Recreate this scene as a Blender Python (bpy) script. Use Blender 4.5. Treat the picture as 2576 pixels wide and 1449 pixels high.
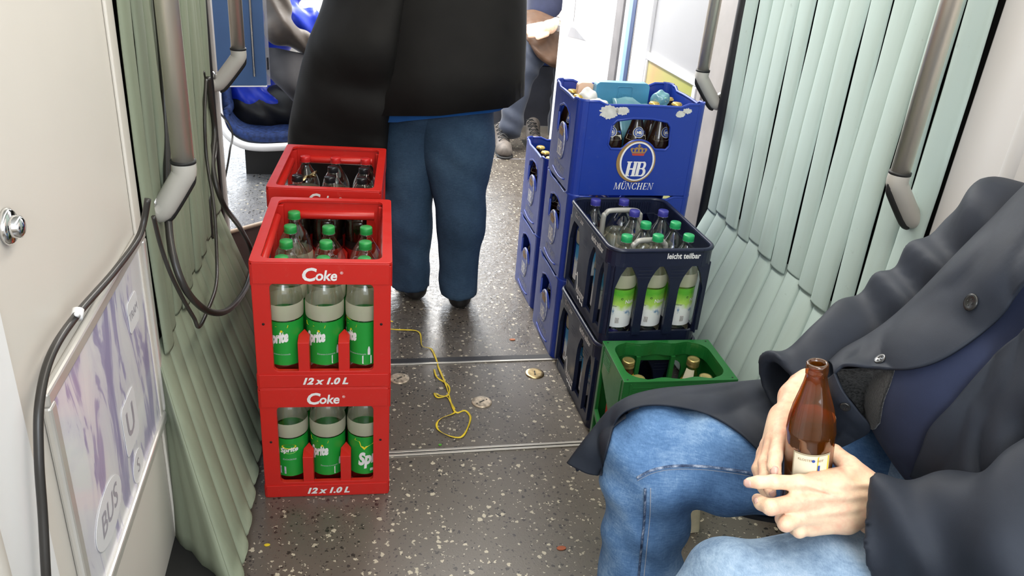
import bpy, math, random
import numpy as np
from mathutils import Vector, Matrix, noise
from mathutils.geometry import tessellate_polygon
from math import sin, cos, pi, radians, sqrt, atan2, exp

for o in list(bpy.data.objects):
    bpy.data.objects.remove(o, do_unlink=True)
SC = bpy.context.scene
COL = SC.collection
rnd = random.Random(7)

# ------------------------------------------------------------------ camera
FPX, CH = 2012.334, 1.375
_p, _r, _y = radians(25.762), radians(4.958), radians(13.0)
_ex = Vector((cos(_y), sin(_y), 0)); _ey = Vector((-sin(_y), cos(_y), 0))
def _T(v): return Vector((v.dot(_ex), v.dot(_ey), v.z))
_F = Vector((0, cos(_p), -sin(_p))); _u = Vector((0, sin(_p), cos(_p))); _x = Vector((1, 0, 0))
CX = _T(cos(_r)*_x + sin(_r)*_u); CU = _T(-sin(_r)*_x + cos(_r)*_u); CF = _T(_F)
CAM = Vector((0, 0, CH))
cd = bpy.data.cameras.new('camera'); cam = bpy.data.objects.new('camera', cd); COL.objects.link(cam)
cd.sensor_width = 36; cd.lens = 36*FPX/2576; cd.clip_start = .02
cam.matrix_world = Matrix(((CX.x, CU.x, -CF.x, 0), (CX.y, CU.y, -CF.y, 0), (CX.z, CU.z, -CF.z, CH), (0, 0, 0, 1)))
SC.camera = cam
def at(px, py, d):                      # a point d metres deep that was measured at this place in the photograph
    return CAM + float(d)*(CF + CX*(float(px-1288)/FPX) - CU*(float(py-724.5)/FPX))
def floor_at(px, py, z=0.0):
    r = at(px, py, 1)-CAM
    return CAM + r*((z-CH)/r.z)
def wall_at(px, py, x):
    r = at(px, py, 1)-CAM
    return CAM + r*(x/r.x)
def to_px(P):
    d = P-CAM; z = d.dot(CF)
    return 1288+FPX*d.dot(CX)/z, 724.5-FPX*d.dot(CU)/z, z

# ------------------------------------------------------------------ light
SC.view_settings.view_transform = 'Standard'
try: SC.view_settings.look = 'None'
except Exception: pass
SC.view_settings.gamma = 1; SC.view_settings.use_curve_mapping = False
SC.view_settings.exposure = 0.0
for _k, _v in (('max_bounces', 7), ('diffuse_bounces', 3), ('glossy_bounces', 3), ('transmission_bounces', 4), ('transparent_max_bounces', 14), ('adaptive_threshold', .025), ('sample_clamp_indirect', 6.0), ('caustics_reflective', False), ('caustics_refractive', False)):
    try: setattr(SC.cycles, _k, _v)
    except Exception: pass
w = bpy.data.worlds.new('sky'); SC.world = w; w.use_nodes = True
bg = w.node_tree.nodes['Background']; bg.inputs[0].default_value = (.86, .93, 1, 1); bg.inputs[1].default_value = 3.2
def area(name, loc, to, sx, sy, power, col):
    l = bpy.data.lights.new(name, 'AREA'); l.shape = 'RECTANGLE'; l.size = sx; l.size_y = sy; l.energy = power; l.color = col
    o = bpy.data.objects.new(name, l); COL.objects.link(o); o.location = loc
    o.rotation_euler = (Vector(to)-Vector(loc)).to_track_quat('-Z', 'Y').to_euler()
    return o
area('added_daylight_behind', (.12, -1.05, 1.78), (.85, 1.4, .5), .9, .8, 24, (.86, .94, 1))  # unseen area lamp added behind the camera in place of windows
area('ceiling_lamp', (.45, 1.5, 2.18), (.45, 1.5, 0), .35, 2.6, 24, (1, .93, .82))
area('added_lamp_far', (.45, 4.4, 2.18), (.45, 4.4, 0), .4, 2.6, 140, (1, .97, .92))  # unseen lamp added overhead to brighten the far floor
area('added_glare_end', (.3, 7.9, 1.5), (.3, 4, .6), 2.4, .95, 45, (.92, .96, 1))  # area lamp added at the far end for glare on the wet floor
area('added_fill_far_left', (-.88, 4.9, 1.6), (1.2, 4.3, .4), 1.6, .9, 42, (.9, .95, 1))  # unseen area lamp added to brighten the white door leaf

# ------------------------------------------------------------------ materials
def srgb(r, g, b):
    f = lambda c: (c/255/12.92) if c/255 <= .04045 else ((c/255+.055)/1.055)**2.4
    return (f(r), f(g), f(b), 1)
class NT:
    def __init__(s, name):
        s.m = bpy.data.materials.new(name); s.m.use_nodes = True; s.t = s.m.node_tree; s.n = s.t.nodes; s.l = s.t.links
        s.b = s.n['Principled BSDF']; s.out = s.n['Material Output']
    def N(s, k, **kw):
        n = s.n.new(k)
        for a, v in kw.items():
            if a.startswith('i_'):
                key = a[2:]; key = int(key) if key.isdigit() else key
                n.inputs[key].default_value = v
            else: setattr(n, a, v)
        return n
    def L(s, a, b): s.l.new(a, b)
    def ramp(s, src, stops, interp='LINEAR'):
        r = s.N('ShaderNodeValToRGB'); r.color_ramp.interpolation = interp
        e = r.color_ramp.elements
        while len(e) > 1: e.remove(e[-1])
        e[0].position, e[0].color = stops[0]
        for p, c in stops[1:]:
            q = e.new(p); q.color = c
        s.L(src, r.inputs[0]); return r.outputs[0]
    def mix(s, fac, a, b):
        m = s.N('ShaderNodeMix', data_type='RGBA')
        for sock, v in ((m.inputs[0], fac), (m.inputs[6], a), (m.inputs[7], b)):
            if hasattr(v, 'is_output'): s.L(v, sock)
            else: sock.default_value = v
        return m.outputs[2]
    def math(s, op, a, b=0.0, c=None, clamp=False):
        m = s.N('ShaderNodeMath', operation=op, use_clamp=clamp)
        for i, v in enumerate((a, b, c)):
            if v is None: continue
            if hasattr(v, 'is_output'): s.L(v, m.inputs[i])
            else: m.inputs[i].default_value = v
        return m.outputs[0]
    def obj(s, scale=(1, 1, 1)):
        tc = s.N('ShaderNodeTexCoord'); mp = s.N('ShaderNodeMapping'); mp.inputs[3].default_value = scale
        s.L(tc.outputs['Object'], mp.inputs[0]); return mp.outputs[0]
    def noise(s, vec, scale, detail=3, rough=.5, out=0, dist=0):
        n = s.N('ShaderNodeTexNoise'); n.inputs['Scale'].default_value = scale; n.inputs['Detail'].default_value = detail
        n.inputs['Roughness'].default_value = rough; n.inputs['Distortion'].default_value = dist
        s.L(vec, n.inputs['Vector']); return n.outputs[out]
    def bump(s, h, strength=.3, dist=.002):
        b = s.N('ShaderNodeBump'); b.inputs['Strength'].default_value = strength; b.inputs['Distance'].default_value = dist
        s.L(h, b.inputs['Height']); s.L(b.outputs[0], s.b.inputs['Normal']); return b
def mat(name, col, rough=.5, metal=0, spec=.5, var=.06, vscale=9, bump=0, bscale=300, sheen=0):
    m = NT(name); v = m.obj()
    n = m.noise(v, vscale, 4)
    c = tuple(col[:3])
    lo = tuple(x*(1-var*2) for x in c)+(1,); hi = tuple(min(1, x*(1+var)) for x in c)+(1,)
    m.L(m.ramp(n, [(.3, lo), (.7, hi)]), m.b.inputs['Base Color'])
    m.b.inputs['Roughness'].default_value = rough; m.b.inputs['Metallic'].default_value = metal
    m.b.inputs['Specular IOR Level'].default_value = spec
    if sheen: m.b.inputs['Sheen Weight'].default_value = sheen
    if bump: m.bump(m.noise(v, bscale, 2), bump, .001)
    return m.m
def clear(name, tint, gloss=.06, rough=.08, body=0.0, bodycol=(1, 1, 1, 1)):
    """thin clear plastic or glass: tinted see-through with a fresnel sheen, plus an optional scuffed share"""
    m = NT(name); m.n.remove(m.b)
    tr = m.N('ShaderNodeBsdfTransparent'); tr.inputs[0].default_value = tint
    gl = m.N('ShaderNodeBsdfGlossy'); gl.inputs['Roughness'].default_value = rough
    lw = m.N('ShaderNodeLayerWeight'); lw.inputs[0].default_value = .35
    f = m.math('MULTIPLY_ADD', lw.outputs['Facing'], .45, gloss)
    mx = m.N('ShaderNodeMixShader'); m.L(f, mx.inputs[0]); m.L(tr.outputs[0], mx.inputs[1]); m.L(gl.outputs[0], mx.inputs[2])
    res = mx.outputs[0]
    if body:
        df = m.N('ShaderNodeBsdfDiffuse'); df.inputs[0].default_value = bodycol
        m2 = m.N('ShaderNodeMixShader'); m2.inputs[0].default_value = body
        m.L(res, m2.inputs[1]); m.L(df.outputs[0], m2.inputs[2]); res = m2.outputs[0]
    m.L(res, m.out.inputs[0]); return m.m

# ------------------------------------------------------------------ mesh helpers
class MB:
    def __init__(s): s.v = []; s.f = []; s.m = []; s.sm = []
    def add(s, vs, fs, mi=0, M=None, smooth=False):
        b = len(s.v)
        for p in vs:
            p = Vector(p); s.v.append(M @ p if M is not None else p)
        for f in fs:
            s.f.append([i+b for i in f]); s.m.append(mi); s.sm.append(smooth)
        return s
    def box(s, lo, hi, mi=0, M=None):
        x0, y0, z0 = lo; x1, y1, z1 = hi
        return s.add([(x0,y0,z0),(x1,y0,z0),(x1,y1,z0),(x0,y1,z0),(x0,y0,z1),(x1,y0,z1),(x1,y1,z1),(x0,y1,z1)],
            [(0,3,2,1),(4,5,6,7),(0,1,5,4),(1,2,6,5),(2,3,7,6),(3,0,4,7)], mi, M)
    def plate(s, outer, holes=(), z0=0.0, z1=.002, mi=0, M=None):
        """flat outline with holes in (u, v), thickened along w from z0 to z1"""
        loops = [list(outer)]+[list(h) for h in holes]
        flat = [p for l in loops for p in l]; n = len(flat)
        tris = tessellate_polygon([[Vector((p[0], p[1], 0)) for p in l] for l in loops])
        vs = [(p[0], p[1], z0) for p in flat]+[(p[0], p[1], z1) for p in flat]
        fs = []
        for t in tris:
            a, b, c = [flat[i] for i in t]
            cr = (b[0]-a[0])*(c[1]-a[1])-(b[1]-a[1])*(c[0]-a[0])
            if abs(cr) < 1e-12: continue
            t = tuple(t) if cr > 0 else tuple(reversed(t))
            fs.append(tuple(i+n for i in t)); fs.append(tuple(reversed(t)))
        base = 0
        for k, l in enumerate(loops):
            ar = sum(l[i][0]*l[(i+1) % len(l)][1]-l[(i+1) % len(l)][0]*l[i][1] for i in range(len(l)))
            for i in range(len(l)):
                a, b = base+i, base+(i+1) % len(l)
                q = (a, b, b+n, a+n)
                if (ar < 0) != (k > 0): q = tuple(reversed(q))
                fs.append(q)
            base += len(l)
        return s.add(vs, fs, mi, M)
    def lathe(s, prof, n=24, mi=0, M=None, smooth=True, ang=2*pi, a0=0.0):
        """prof: (r, z) from bottom to top"""
        closed = ang > 2*pi-1e-6; m = n if closed else n+1
        vs = [(r*cos(a0+ang*i/n), r*sin(a0+ang*i/n), z) for r, z in prof for i in range(m)]
        fs = []
        for j in range(len(prof)-1):
            for i in range(n):
                a, b = j*m+i, j*m+(i+1) % m
                fs.append((a, b, b+m, a+m))
        return s.add(vs, fs, mi, M, smooth)
    def tube(s, path, r, n=10, mi=0, caps=True, flat=1.0, smooth=True):
        P = [Vector(p) for p in path]; k = len(P)
        R = r if isinstance(r, (list, tuple)) else [r]*k
        up = Vector((0, 0, 1)); vs = []; T0 = None
        for i in range(k):
            t = (P[min(i+1, k-1)]-P[max(i-1, 0)]).normalized()
            if T0 is None:
                a = t.cross(up)
                if a.length < .05: a = t.cross(Vector((0, 1, 0)))
                a.normalize()
            else:
                a = (a-t*a.dot(t)).normalized()
            b = t.cross(a); T0 = t
            for j in range(n):
                an = 2*pi*j/n; vs.append(P[i]+a*(R[i]*cos(an))+b*(R[i]*flat*sin(an)))
        fs = [(i*n+j, i*n+(j+1) % n, (i+1)*n+(j+1) % n, (i+1)*n+j) for i in range(k-1) for j in range(n)]
        if caps: fs += [tuple(reversed(range(n))), tuple((k-1)*n+j for j in range(n))]
        return s.add(vs, fs, mi, None, smooth)
    def grid(s, rows, mi=0, M=None, smooth=True, close=False):
        nr, nc = len(rows), len(rows[0]); vs = [p for r in rows for p in r]; fs = []
        for i in range(nr-1):
            for j in range(nc if close else nc-1):
                a, b = i*nc+j, i*nc+(j+1) % nc
                fs.append((a, b, b+nc, a+nc))
        return s.add(vs, fs, mi, M, smooth)
    def build(s, name, mats, parent=None, loc=None, bevel=0, seg=2, auto=True):
        me = bpy.data.meshes.new(name); me.from_pydata([tuple(v) for v in s.v], [], s.f)
        for m in (mats if isinstance(mats, (list, tuple)) else [mats]): me.materials.append(m)
        me.polygons.foreach_set('material_index', s.m); me.polygons.foreach_set('use_smooth', s.sm)
        me.update(); o = bpy.data.objects.new(name, me); COL.objects.link(o)
        if parent is not None: o.parent = parent
        if loc is not None: o.location = loc
        if bevel:
            b = o.modifiers.new('bevel', 'BEVEL'); b.width = bevel; b.segments = seg; b.limit_method = 'ANGLE'; b.angle_limit = radians(40)
        return o
def empty(name, label, cat, loc=(0, 0, 0), rz=0.0, group=None):
    o = bpy.data.objects.new(name, None); COL.objects.link(o); o.location = loc; o.rotation_euler = (0, 0, rz)
    o.empty_display_size = .05
    return tag(o, label, cat, group)
def tag(o, label=None, cat=None, group=None, kind=None):
    if label: o['label'] = label
    if cat: o['category'] = cat
    if group: o['group'] = group
    if kind: o['kind'] = kind
    return o
def struct(o): o['kind'] = 'structure'; return o
def copy_tree(o, parent=None):
    c = o.copy(); COL.objects.link(c)
    if parent is not None: c.parent = parent
    for ch in list(o.children): copy_tree(ch, c)
    return c
def rrect(x0, y0, x1, y1, r, n=4):
    P = []
    for cx, cy, a in ((x1-r, y0+r, -90), (x1-r, y1-r, 0), (x0+r, y1-r, 90), (x0+r, y0+r, 180)):
        for i in range(n+1):
            t = radians(a+90*i/n); P.append((cx+r*cos(t), cy+r*sin(t)))
    return P
def oval(cx, cy, a, b, n=28): return [(cx+a*cos(2*pi*i/n), cy+b*sin(2*pi*i/n)) for i in range(n)]
def face_frame(k, w, d):
    """(u, v, outward) frame of crate side k: 0 front -y, 1 right +x, 2 back +y, 3 left -x; origin at the middle of its bottom edge"""
    ang = [0, pi/2, pi, -pi/2][k]; off = (d if k % 2 == 0 else w)/2
    return Matrix.Rotation(ang, 4, 'Z') @ Matrix(((1, 0, 0, 0), (0, 0, -1, -off), (0, 1, 0, 0), (0, 0, 0, 1)))
_tc = {}
def text_geo(txt, size, bold=0.0, shear=0.0, cut=0.0, space=1.0, res=3):
    key = (txt, size, bold, shear, cut, space)
    if key in _tc: return _tc[key]
    c = bpy.data.curves.new('t', 'FONT'); c.body = txt; c.size = size; c.offset = bold; c.shear = shear; c.align_x = 'CENTER'; c.align_y = 'CENTER'
    c.resolution_u = res; c.space_character = space
    o = bpy.data.objects.new('t', c); COL.objects.link(o)
    bpy.context.view_layer.update()
    me = bpy.data.meshes.new_from_object(o.evaluated_get(bpy.context.evaluated_depsgraph_get()))
    import bmesh
    if cut:
        bm = bmesh.new(); bm.from_mesh(me)
        for _ in range(3):
            es = [e for e in bm.edges if e.calc_length() > cut]
            if not es: break
            bmesh.ops.subdivide_edges(bm, edges=es, cuts=1)
        bmesh.ops.triangulate(bm, faces=bm.faces); bm.to_mesh(me); bm.free()
    vs = [tuple(v.co) for v in me.vertices]; fs = [tuple(p.vertices) for p in me.polygons]
    bpy.data.objects.remove(o); bpy.data.curves.remove(c); bpy.data.meshes.remove(me)
    _tc[key] = (vs, fs); return vs, fs
def put_text(mb, txt, size, M, mi=0, off=.0006, **kw):
    vs, fs = text_geo(txt, size, **kw)
    mb.add([(x, y, off) for x, y, z in vs], fs, mi, M)
def bend_text(mb, txt, size, R, a0, z0, mi=0, tilt=0.0, sx=1.0, **kw):
    """lettering wrapped on an upright cylinder of radius R; a0 the facing angle"""
    vs, fs = text_geo(txt, size, cut=.006, **kw); out = []
    for x, y, z in vs:
        x = x*sx; y2 = y+x*tilt; a = a0+x/R
        out.append((R*cos(a), R*sin(a), z0+y2))
    mb.add(out, fs, mi)
def bend_poly(mb, poly, R, a0, z0, mi=0):
    tris = tessellate_polygon([[Vector((p[0], p[1], 0)) for p in poly]])
    mb.add([(R*cos(a0+x/R), R*sin(a0+x/R), z0+y) for x, y in poly], [tuple(t) for t in tris], mi)

# distance-field bodies: smooth unions of tapered limbs, meshed with surface nets
def rc(a, b, r1, r2):
    return ('c', np.array(a, float), np.array(b, float), r1, r2)
def sph(c, r, sc=(1, 1, 1), rot=None): return ('e', np.array(c, float), r, np.array(sc, float), rot)
def sd(prims, P, k=.02):
    d = None
    for q in prims:
        if q[0] == 'c':
            _, a, b, r1, r2 = q; ba = b-a; h = np.clip((P-a)@ba/max(1e-9, ba@ba), 0, 1)
            e = np.linalg.norm(P-a-h[..., None]*ba, axis=-1)-(r1+(r2-r1)*h)
        else:
            _, c, r, sc, rot = q; X = P-c
            if rot is not None: X = X@rot
            e = (np.linalg.norm(X/sc, axis=-1)-r)*sc.min()
        if d is None: d = e
        else:
            h = np.clip(.5+.5*(e-d)/k, 0, 1); d = e*(1-h)+d*h-k*h*(1-h)
    return d
def nets(fn, lo, hi, h):
    lo = np.array(lo, float); hi = np.array(hi, float); n = np.ceil((hi-lo)/h).astype(int)+1
    ax = [lo[i]+h*np.arange(n[i]) for i in range(3)]
    V = np.empty(n, np.float32)
    for i in range(n[0]):
        Y, Z = np.meshgrid(ax[1], ax[2], indexing='ij')
        V[i] = fn(np.stack([np.full_like(Y, ax[0][i]), Y, Z], -1))
    I = V < 0; c = [I[a:n[0]-1+a, b:n[1]-1+b, d:n[2]-1+d] for a in (0, 1) for b in (0, 1) for d in (0, 1)]
    s = np.sum(c, axis=0); mx = (s > 0) & (s < 8); idx = -np.ones(mx.shape, int); cells = np.argwhere(mx); idx[mx] = np.arange(len(cells))
    acc = np.zeros((len(cells), 3)); cnt = np.zeros(len(cells))
    cor = [(a, b, d) for a in (0, 1) for b in (0, 1) for d in (0, 1)]
    for i, p in enumerate(cor):
        for j, q in enumerate(cor):
            if j <= i or sum(abs(p[t]-q[t]) for t in range(3)) != 1: continue
            v0 = V[tuple((cells+p).T)]; v1 = V[tuple((cells+q).T)]; m = (v0 < 0) != (v1 < 0)
            t = np.where(m, v0/np.where(m, v0-v1, 1), 0)[:, None]
            acc += np.where(m[:, None], np.array(p)+t*(np.array(q)-np.array(p)), 0); cnt += m
    vs = lo+h*(cells+acc/cnt[:, None]); F = []
    for axn in range(3):
        o1, o2 = [(1, 2), (2, 0), (0, 1)][axn]
        A = I[tuple(slice(0, -1) if t == axn else slice(1, -1) for t in range(3))]
        B = I[tuple(slice(1, None) if t == axn else slice(1, -1) for t in range(3))]
        for flip, m in ((False, A & ~B), (True, ~A & B)):
            c = np.argwhere(m)
            c[:, o1] += 1; c[:, o2] += 1
            e1 = np.zeros(3, int); e1[o1] = 1; e2 = np.zeros(3, int); e2[o2] = 1
            q = [idx[tuple((c-e1-e2).T)], idx[tuple((c-e2).T)], idx[tuple(c.T)], idx[tuple((c-e1).T)]]
            if flip: q = q[::-1]
            F.append(np.stack(q, 1))
    F = np.concatenate(F); F = F[(F >= 0).all(1)]
    return vs, F
def sdf_obj(name, prims, h, m, parent=None, k=.02, fn2=None, pad=.03, smooth=2, origin=(0, 0, 0)):
    pts = []
    for q in prims:
        if q[0] == 'c': pts += [q[1]-q[3], q[1]+q[3], q[2]-q[4], q[2]+q[4]]
        else: pts += [q[1]-q[2]*q[3].max(), q[1]+q[2]*q[3].max()]
    pts = np.array(pts); lo = pts.min(0)-pad; hi = pts.max(0)+pad
    f = (lambda P: fn2(P, sd(prims, P, k))) if fn2 else (lambda P: sd(prims, P, k))
    vs, F = nets(f, lo, hi, h)
    me = bpy.data.meshes.new(name); me.from_pydata((vs-np.array(origin)).tolist(), [], F.tolist()); me.materials.append(m)
    me.polygons.foreach_set('use_smooth', [True]*len(F)); me.update()
    o = bpy.data.objects.new(name, me); COL.objects.link(o)
    if parent is not None: o.parent = parent
    if smooth:
        sm = o.modifiers.new('smooth', 'SMOOTH'); sm.iterations = smooth; sm.factor = .5
    return o
def cr(P, t):
    """Catmull-Rom through the list P at t in 0..len-1"""
    n = len(P); i = min(int(t), n-2); u = t-i
    p0 = P[max(i-1, 0)]; p1 = P[i]; p2 = P[i+1]; p3 = P[min(i+2, n-1)]
    return .5*((2*p1)+(p2-p0)*u+(2*p0-5*p1+4*p2-p3)*u*u+(3*p1-p0-3*p2+p3)*u**3)
def curve_pts(P, n):
    P = [Vector(p) for p in P]; return [cr(P, (len(P)-1)*i/n) for i in range(n+1)]
def sheet(name, rows, m, parent=None, nu=10, nv=10, th=.004, wr=.004, ws=14, seed=0.0, bvh=None, off=.008, win=.12):
    """cloth through a grid of control points, with small folds and real thickness"""
    rows = [[Vector(p) for p in r] for r in rows]; R, Cn = len(rows), len(rows[0])
    NU, NV = (Cn-1)*nu, (R-1)*nv
    dense = [[cr(r, (Cn-1)*j/NU) for j in range(NU+1)] for r in rows]
    G = [[cr([dense[a][j] for a in range(R)], (R-1)*i/NV) for j in range(NU+1)] for i in range(NV+1)]
    for i in range(NV+1):
        for j in range(NU+1):
            p = G[i][j]; q = p*ws+Vector((seed, seed*2, 0))
            r = (p-CAM).normalized()
            p = p+r*(wr*(noise.noise(q)+.5*noise.noise(q*2.3)+.9*(1-abs(noise.noise(Vector((q.x*.5+q.z*.5, q.y*1.6-q.z, q.z*.7+seed))))*3.2)))
            if bvh is not None:
                hit = bvh.ray_cast(CAM, r)
                if hit[0] is not None and (hit[0]-CAM).length-off < (p-CAM).length < (hit[0]-CAM).length+win: p = hit[0]-r*off
            G[i][j] = p
    mb = MB().grid(G); o = mb.build(name, m, parent)
    s = o.modifiers.new('thick', 'SOLIDIFY'); s.thickness = th; s.offset = 0
    return o
# ------------------------------------------------------------------ surface materials
def floor_mat(name, base, wet=True):
    m = NT(name); v = m.obj()
    wv = m.N('ShaderNodeVectorMath', operation='ADD'); m.L(v, wv.inputs[0])
    nz = m.N('ShaderNodeTexNoise'); nz.inputs['Scale'].default_value = 130; m.L(v, nz.inputs['Vector'])
    sc = m.N('ShaderNodeVectorMath', operation='SCALE'); m.L(nz.outputs['Color'], sc.inputs[0]); sc.inputs['Scale'].default_value = .013
    m.L(sc.outputs[0], wv.inputs[1])
    big = m.noise(v, 4, 4)
    col = m.mix(m.math('MULTIPLY', big, .5), tuple(base[:3])+(1,), tuple(x*.7 for x in base[:3])+(1,))
    for scale, thr, lo, c in ((66, .25, .22, (.50, .45, .34, 1)), (84, .25, .30, (.018, .016, .014, 1)), (150, .25, .12, (.46, .42, .33, 1)), (170, .25, .15, (.022, .02, .018, 1))):
        vo = m.N('ShaderNodeTexVoronoi'); vo.inputs['Scale'].default_value = scale; m.L(wv.outputs[0], vo.inputs['Vector'])
        sp = m.N('ShaderNodeSeparateColor'); m.L(vo.outputs['Color'], sp.inputs[0])
        sel = m.math('LESS_THAN', sp.outputs[0], lo)
        sz = m.math('MULTIPLY_ADD', sp.outputs[1], .22, thr-.06)
        on = m.math('MULTIPLY', sel, m.math('LESS_THAN', vo.outputs['Distance'], sz))
        col = m.mix(on, col, c)
    # dirt smears that dull the flecks
    dirt = m.ramp(m.noise(v, 2.3, 5, .6), [(.46, (0, 0, 0, 1)), (.68, (1, 1, 1, 1))])
    col = m.mix(m.math('MULTIPLY', dirt, .4), col, (.05, .043, .037, 1))
    m.L(col, m.b.inputs['Base Color'])
    if wet:
        px = m.N('ShaderNodeTexCoord'); sepp = m.N('ShaderNodeSeparateXYZ'); m.L(px.outputs['Object'], sepp.inputs[0])
        far = m.math('MULTIPLY_ADD', sepp.outputs[1], 1.6, -3.35, clamp=True)
        n2 = m.noise(v, 7, 4, .6, dist=.6)
        wetm = m.math('MULTIPLY', far, m.math('MULTIPLY_ADD', n2, 4, -1.3, clamp=True), clamp=True)
        rg = m.math('MULTIPLY_ADD', wetm, -.20, .30)
        rg = m.math('ADD', rg, m.math('MULTIPLY', m.noise(v, 40, 3), .08))
        m.L(rg, m.b.inputs['Roughness'])
        h = m.math('ADD', m.math('MULTIPLY', m.noise(v, 260, 2), .25), m.math('MULTIPLY', m.math('MULTIPLY', m.noise(v, 55, 4, .65, dist=1.2), wetm), 1.6))
        m.bump(h, .35, .003)
    else: m.b.inputs['Roughness'].default_value = .3
    m.b.inputs['Specular IOR Level'].default_value = .85
    return m.m
MF = floor_mat('speckled_floor', (.115, .098, .08))
MFP = floor_mat('podium_floor', (.20, .205, .215))
M_alu = mat('aluminium_strip', (.55, .52, .47), .38, .9, bump=.2)
M_bel = None
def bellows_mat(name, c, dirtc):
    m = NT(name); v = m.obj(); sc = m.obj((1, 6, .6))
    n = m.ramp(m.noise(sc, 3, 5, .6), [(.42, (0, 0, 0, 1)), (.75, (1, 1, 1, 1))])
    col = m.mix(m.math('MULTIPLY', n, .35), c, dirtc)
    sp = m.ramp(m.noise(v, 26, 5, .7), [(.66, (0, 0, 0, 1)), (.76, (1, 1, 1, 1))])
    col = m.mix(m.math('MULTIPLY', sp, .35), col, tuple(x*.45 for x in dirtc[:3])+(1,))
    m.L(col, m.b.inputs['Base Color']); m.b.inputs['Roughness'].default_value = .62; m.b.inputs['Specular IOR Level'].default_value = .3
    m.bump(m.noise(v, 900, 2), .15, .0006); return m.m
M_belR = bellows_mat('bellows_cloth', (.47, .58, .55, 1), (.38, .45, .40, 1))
M_belL = bellows_mat('bellows_cloth_shaded', (.25, .285, .205, 1), (.14, .145, .105, 1))  # same cloth as the right side, with shade painted into a darker colour
M_wall = mat('cream_panel', (.70, .66, .60), .42, var=.02, vscale=2)
M_wallR = mat('grey_white_panel', (.70, .69, .69), .42, var=.02, vscale=2)
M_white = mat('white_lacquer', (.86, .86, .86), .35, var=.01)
M_post = mat('grey_post_paint', (.42, .39, .37), .42, var=.06)
M_rub = mat('black_rubber', (.022, .022, .026), .55, var=.2, bump=.2)
M_rubg = mat('grey_rubber', (.17, .16, .16), .6, var=.1)
M_steel = mat('brushed_steel', (.62, .59, .55), .2, 1, var=.05)
def brushed():
    m = NT('brushed_steel_tube'); v = m.obj((1, 1, .01))
    m.b.inputs['Metallic'].default_value = .8; m.b.inputs['Base Color'].default_value = (.80, .74, .65, 1)
    m.L(m.math('MULTIPLY_ADD', m.noise(v, 900, 2), .08, .34), m.b.inputs['Roughness']); return m.m
M_tube = brushed()
M_elbow = mat('grey_plastic_elbow', (.48, .46, .42), .42, var=.04)
M_chrome = mat('chrome', (.75, .75, .75), .08, 1)
M_brass = mat('worn_brass', (.62, .47, .24), .3, 1, var=.25, vscale=60)
M_bronze = mat('worn_steel_disc', (.62, .52, .40), .4, .6, var=.3, vscale=70)
M_black = mat('black_paint', (.012, .012, .012), .6)
M_blue = mat('blue_panel', (.035, .09, .22), .5, var=.04, bump=.15, bscale=700)
M_navystrip = mat('navy_strip', (.03, .055, .14), .4)
M_lblue = mat('light_blue_strip', (.22, .36, .62), .3)
M_riser = mat('mauve_brown_riser', (.085, .055, .05), .5, var=.15)
M_beige = mat('beige_edge', (.40, .30, .22), .5)
M_darkbox = mat('dark_grey_bench_box', (.035, .037, .047), .35, var=.15)
M_ceil = mat('ceiling_white', (.75, .75, .73), .6, var=.01)
M_cable = mat('black_cable', (.03, .027, .024), .35, var=.1)

# ------------------------------------------------------------------ the setting
def box_obj(name, lo, hi, m, bevel=.002, parent=None):
    return MB().box(lo, hi).build(name, m, parent, bevel=bevel)
struct(MB().box((-1.1, -1.2, -.05), (1.75, 8, 0)).build('floor', MF))
# raised podium with its slanted riser on the left
pod = [(-1.05, 2.66), (-.43, 2.74), (-.24, 2.9), (-.12, 3.5), (-.12, 5.2), (-1.05, 5.2)]
pm = MB().plate(pod, (), .235, .25, 0).plate([(x+.004 if i else x, y+.012) for i, (x, y) in enumerate(pod)], (), 0.0, .235, 1)
po = pm.build('floor_podium', [MFP, M_riser]); struct(po); po['label'] = 'grey raised floor with mauve brown riser at the left'
MB().tube([(-1.05, 2.66, .243), (-.43, 2.74, .243), (-.24, 2.9, .243), (-.12, 3.5, .243)], .008, 8).build('edge_strip', M_beige, po)
def strip(name, y0, y1, z, m, x0=-.2, x1=1.03): return struct(MB().box((x0, y0, 0), (x1, y1, z)).build(name, m, bevel=.0008))
strip('trim_1', 1.757, 1.7655, .004, M_alu); strip('trim_2', 1.7705, 1.779, .004, M_alu)
strip('trim_3', 1.7655, 1.7705, .0015, M_black)
strip('trim_4', 2.224, 2.232, .004, M_alu); strip('trim_5', 2.232, 2.262, .0025, M_rub)
strip('trim_6', 4.49, 4.505, .002, M_rubg, -.1, 1.22)

XR, XL = 1.22, -.38
# right side walls
struct(MB().box((XR, -1.2, 0), (XR+.05, 1.385, 2.3)).tube([(XR+.012, 1.24, 0), (XR+.012, 1.24, 2.3)], .022, 16).build('wall_right', M_wallR, bevel=.004))
def yb(px): return wall_at(px, 100, XR).y
def vstrip(name, pa, pb, m, x=XR, z0=0.0, z1=2.3, dx=.05):
    return struct(box_obj(name, (x, yb(pb), z0), (x+dx, yb(pa), z1), m))
post = struct(MB().box((XR-.006, 2.43, 0), (XR+.05, 2.65, 2.3)).box((XR-.012, 2.60, 0), (XR, 2.635, 2.3)).build('trim_7', M_post, bevel=.004))
struct(MB().tube([(XR-.008, 2.408, .03), (XR-.008, 2.408, 2.3)], .023, 12).build('trim_8', M_rub))
struct(box_obj('wall_right_far', (XR+.004, 2.65, 0), (XR+.05, 3.2, 2.3), mat('light_grey_panel', (.36, .36, .37), .4, var=.02, vscale=2)))
vstrip('trim_9', 1600, 1637, M_white, XR-.012)
vstrip('trim_10', 1592, 1600, M_rubg, XR-.004); vstrip('trim_11', 1583, 1592, M_navystrip, XR-.006)
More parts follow.
